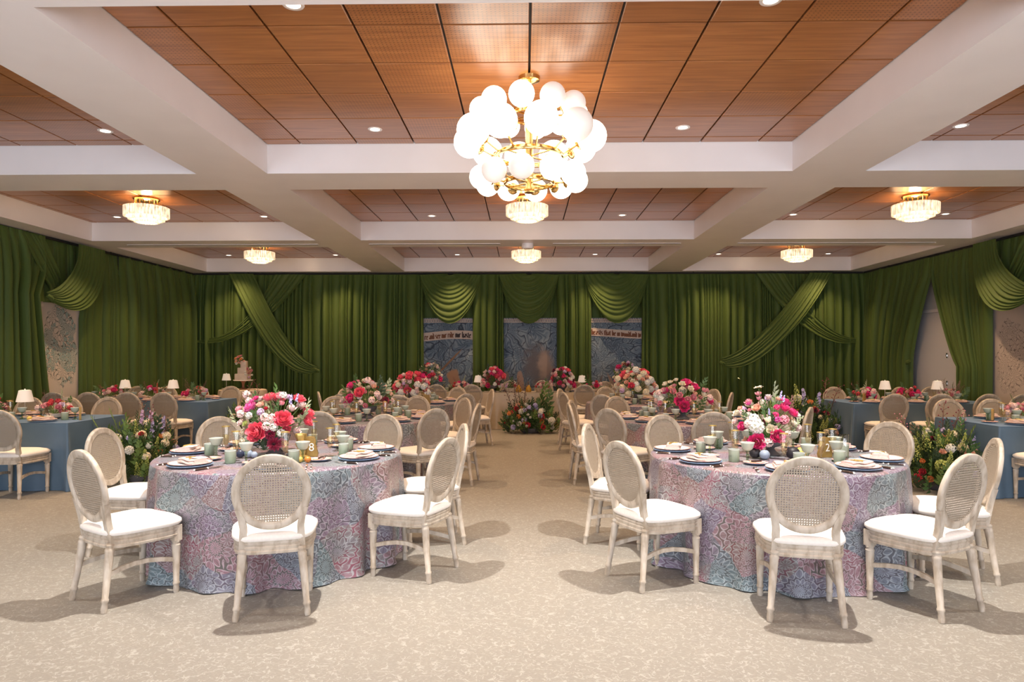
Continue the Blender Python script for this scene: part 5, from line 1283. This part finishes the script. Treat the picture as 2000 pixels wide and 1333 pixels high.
fruit(-2.02, 5.07, .026, 'egg', 'small pale blue fruit before the nearest left centrepiece'); fruit(-1.55, 4.86, .024, 'persimmon', 'small orange kumquat by the numeral 8 plaque'); fruit(-1.61, 4.87, .022, 'lemon', 'small yellow kumquat by the numeral 8 plaque')
fruit(1.98, 5.07, .05, 'black', 'large dark plum before the nearest right centrepiece'); fruit(1.72, 5.12, .042, 'black', 'dark plum left of the nearest right centrepiece'); fruit(1.77, 5.06, .038, 'egg', 'grey-blue plum left of the nearest right centrepiece'); fruit(2.06, 5.13, .043, 'lemon', 'pale lemon right of the nearest right centrepiece')
fruit(-5.72, 7.95, .035, 'persimmon', 'orange persimmon on the near left blue table'); fruit(-5.82, 7.93, .03, 'lemon', 'yellow lemon on the near left blue table'); fruit(5.45, 7.78, .025, 'persimmon', 'small orange on the near right blue table', TH + .003)
m = MB(); m.lathe([(0, 0), (.05, 0), (.052, .012), (.03, .02), (.034, .05), (.022, .07), (.036, .1), (.03, .14), (.042, .165), (.04, .18), (.02, .17), (0, .17)], 14, rib=lambda r, z, a: r * (1 + .1 * math.sin(5 * a + z * 30)))
o = m.obj('gilt_ornament', M['gold']); o.location = (-1.68, 5.1, TH + .002); tag(o, 'ornate gilt ornament right of the nearest left flowers', 'ornament')
def pear(x, y, label, col, z=TH):
    t = thing('pear_candle', label, 'candle', (x, y, z + .005))
    m = MB(); m.lathe([(0, 0), (.05, .002), (.068, .03), (.066, .06), (.045, .1), (.03, .135), (.018, .15), (0, .155)], 18); m.obj('body', M[col], t)
    m = MB(); m.tube([(0, 0, .15), (.004, 0, .2), (.02, 0, .225)], [.008, .006, .004], 6); m.obj('stalk', M['p_brown'], t)
M['rust'] = plain('rust_pear', (.42, .07, .03), .45); M['gilt_pear'] = plain('gilt_pear', (.5, .28, .04), .35, .4)
pear(6.25, 11.5, 'rust red pear candle on the far right blue table', 'rust'); pear(.09, 14.6, 'tall golden pear candle at the middle of head table', 'gilt_pear'); pear(-.12, 14.55, 'small golden pear left of the tall one on head table', 'gilt_pear')
m = MB(); m.lathe([(0, 0), (.04, 0), (.04, .008), (.012, .02), (.012, .06), (.02, .065), (.02, .08), (0, .08)], 14, (0, 0, 0), 0); m.lathe([(0, .08), (.012, .08), (.009, .3), (0, .305)], 10, (0, 0, 0), 1)
o = m.obj('taper_candle', [M['gold'], M['rust']]); o.location = (-6.35, 11.7, TH + .006); tag(o, 'red taper candle on the far left blue table', 'candle')
m = MB(); m.lathe([(0, 0), (.035, 0), (.035, .004), (.03, .01), (.03, .2), (0, .2)], 14)
o = m.obj('pillar_glass', M['glass']); o.location = (2.3, 4.95, TH + .002) ; tag(o, 'clear glass candle cylinder by the numeral 2 plaque', 'glass')

# cake
cs = thing('cake_stand', 'white plate cake stand on copper foot, by far curtain', 'cake stand', (-6.24, 15.05, .803))
m = MB(); m.lathe([(0, 0), (.09, 0), (.085, .012), (.03, .04), (.024, .09), (.035, .15), (.07, .19), (0, .195)], 20); m.obj('foot', M['copper'], cs)
m = MB(); m.lathe([(0, .19), (.2, .192), (.215, .205), (.21, .212), (0, .21)], 32); m.obj('plate', M['china'], cs)
ck = thing('wedding_cake', 'three-tier blush cake with orange flowers on a stand', 'cake', (-6.24, 15.05, 1.015))
for i, (w_, z0, h, dx) in enumerate(((.28, 0, .135, -.01), (.2, .135, .135, .0), (.13, .27, .15, .02))):
    m = MB(); q = w_ / 2
    m.grid(lambda u, v: (lambda a, k: Vector((dx + math.copysign(abs(math.cos(a)) ** .28, math.cos(a)) * q * k[0], math.copysign(abs(math.sin(a)) ** .28, math.sin(a)) * q * k[0], z0 + k[1])))(2 * PI * u, [(.0, 0), (1, 0), (1, h - .012), (.985, h - .003), (.94, h), (0, h)][int(round(v * 5))]), 40, 5, True)
    m.obj('cake_tier', M['icing'], ck, 'angle')
CKF = [('rose', 'orange', .05, 3), ('ranunculus', 'peach', .042, 3), ('blossom_cluster', 'white', .03, 2), ('rose', 'pink', .04, 2), ('blossom_cluster', 'lilac', .025, .7)]
bunch(ck, dome(13, .09, .08, .12, (-.06, -.06, .42), CKF, 170, -.6) + dome(12, .08, .07, .12, (.15, -.08, .15), CKF, 171, -.9), (0, 0, .3), 170, False)
for x, y, l in ((-6.5, 14.75, 'small stacked cake plates on left of cake table'),):
    m = MB()
    for k in range(3): m.lathe([(0, .001 + k * .012), (.05, .001 + k * .012), (.09, .012 + k * .012), (.086, .014 + k * .012), (.05, .005 + k * .012), (0, .005 + k * .012)], 24)
    o = m.obj('cake_plates', M['china']); o.location = (x, y, .803); tag(o, l, 'plates')
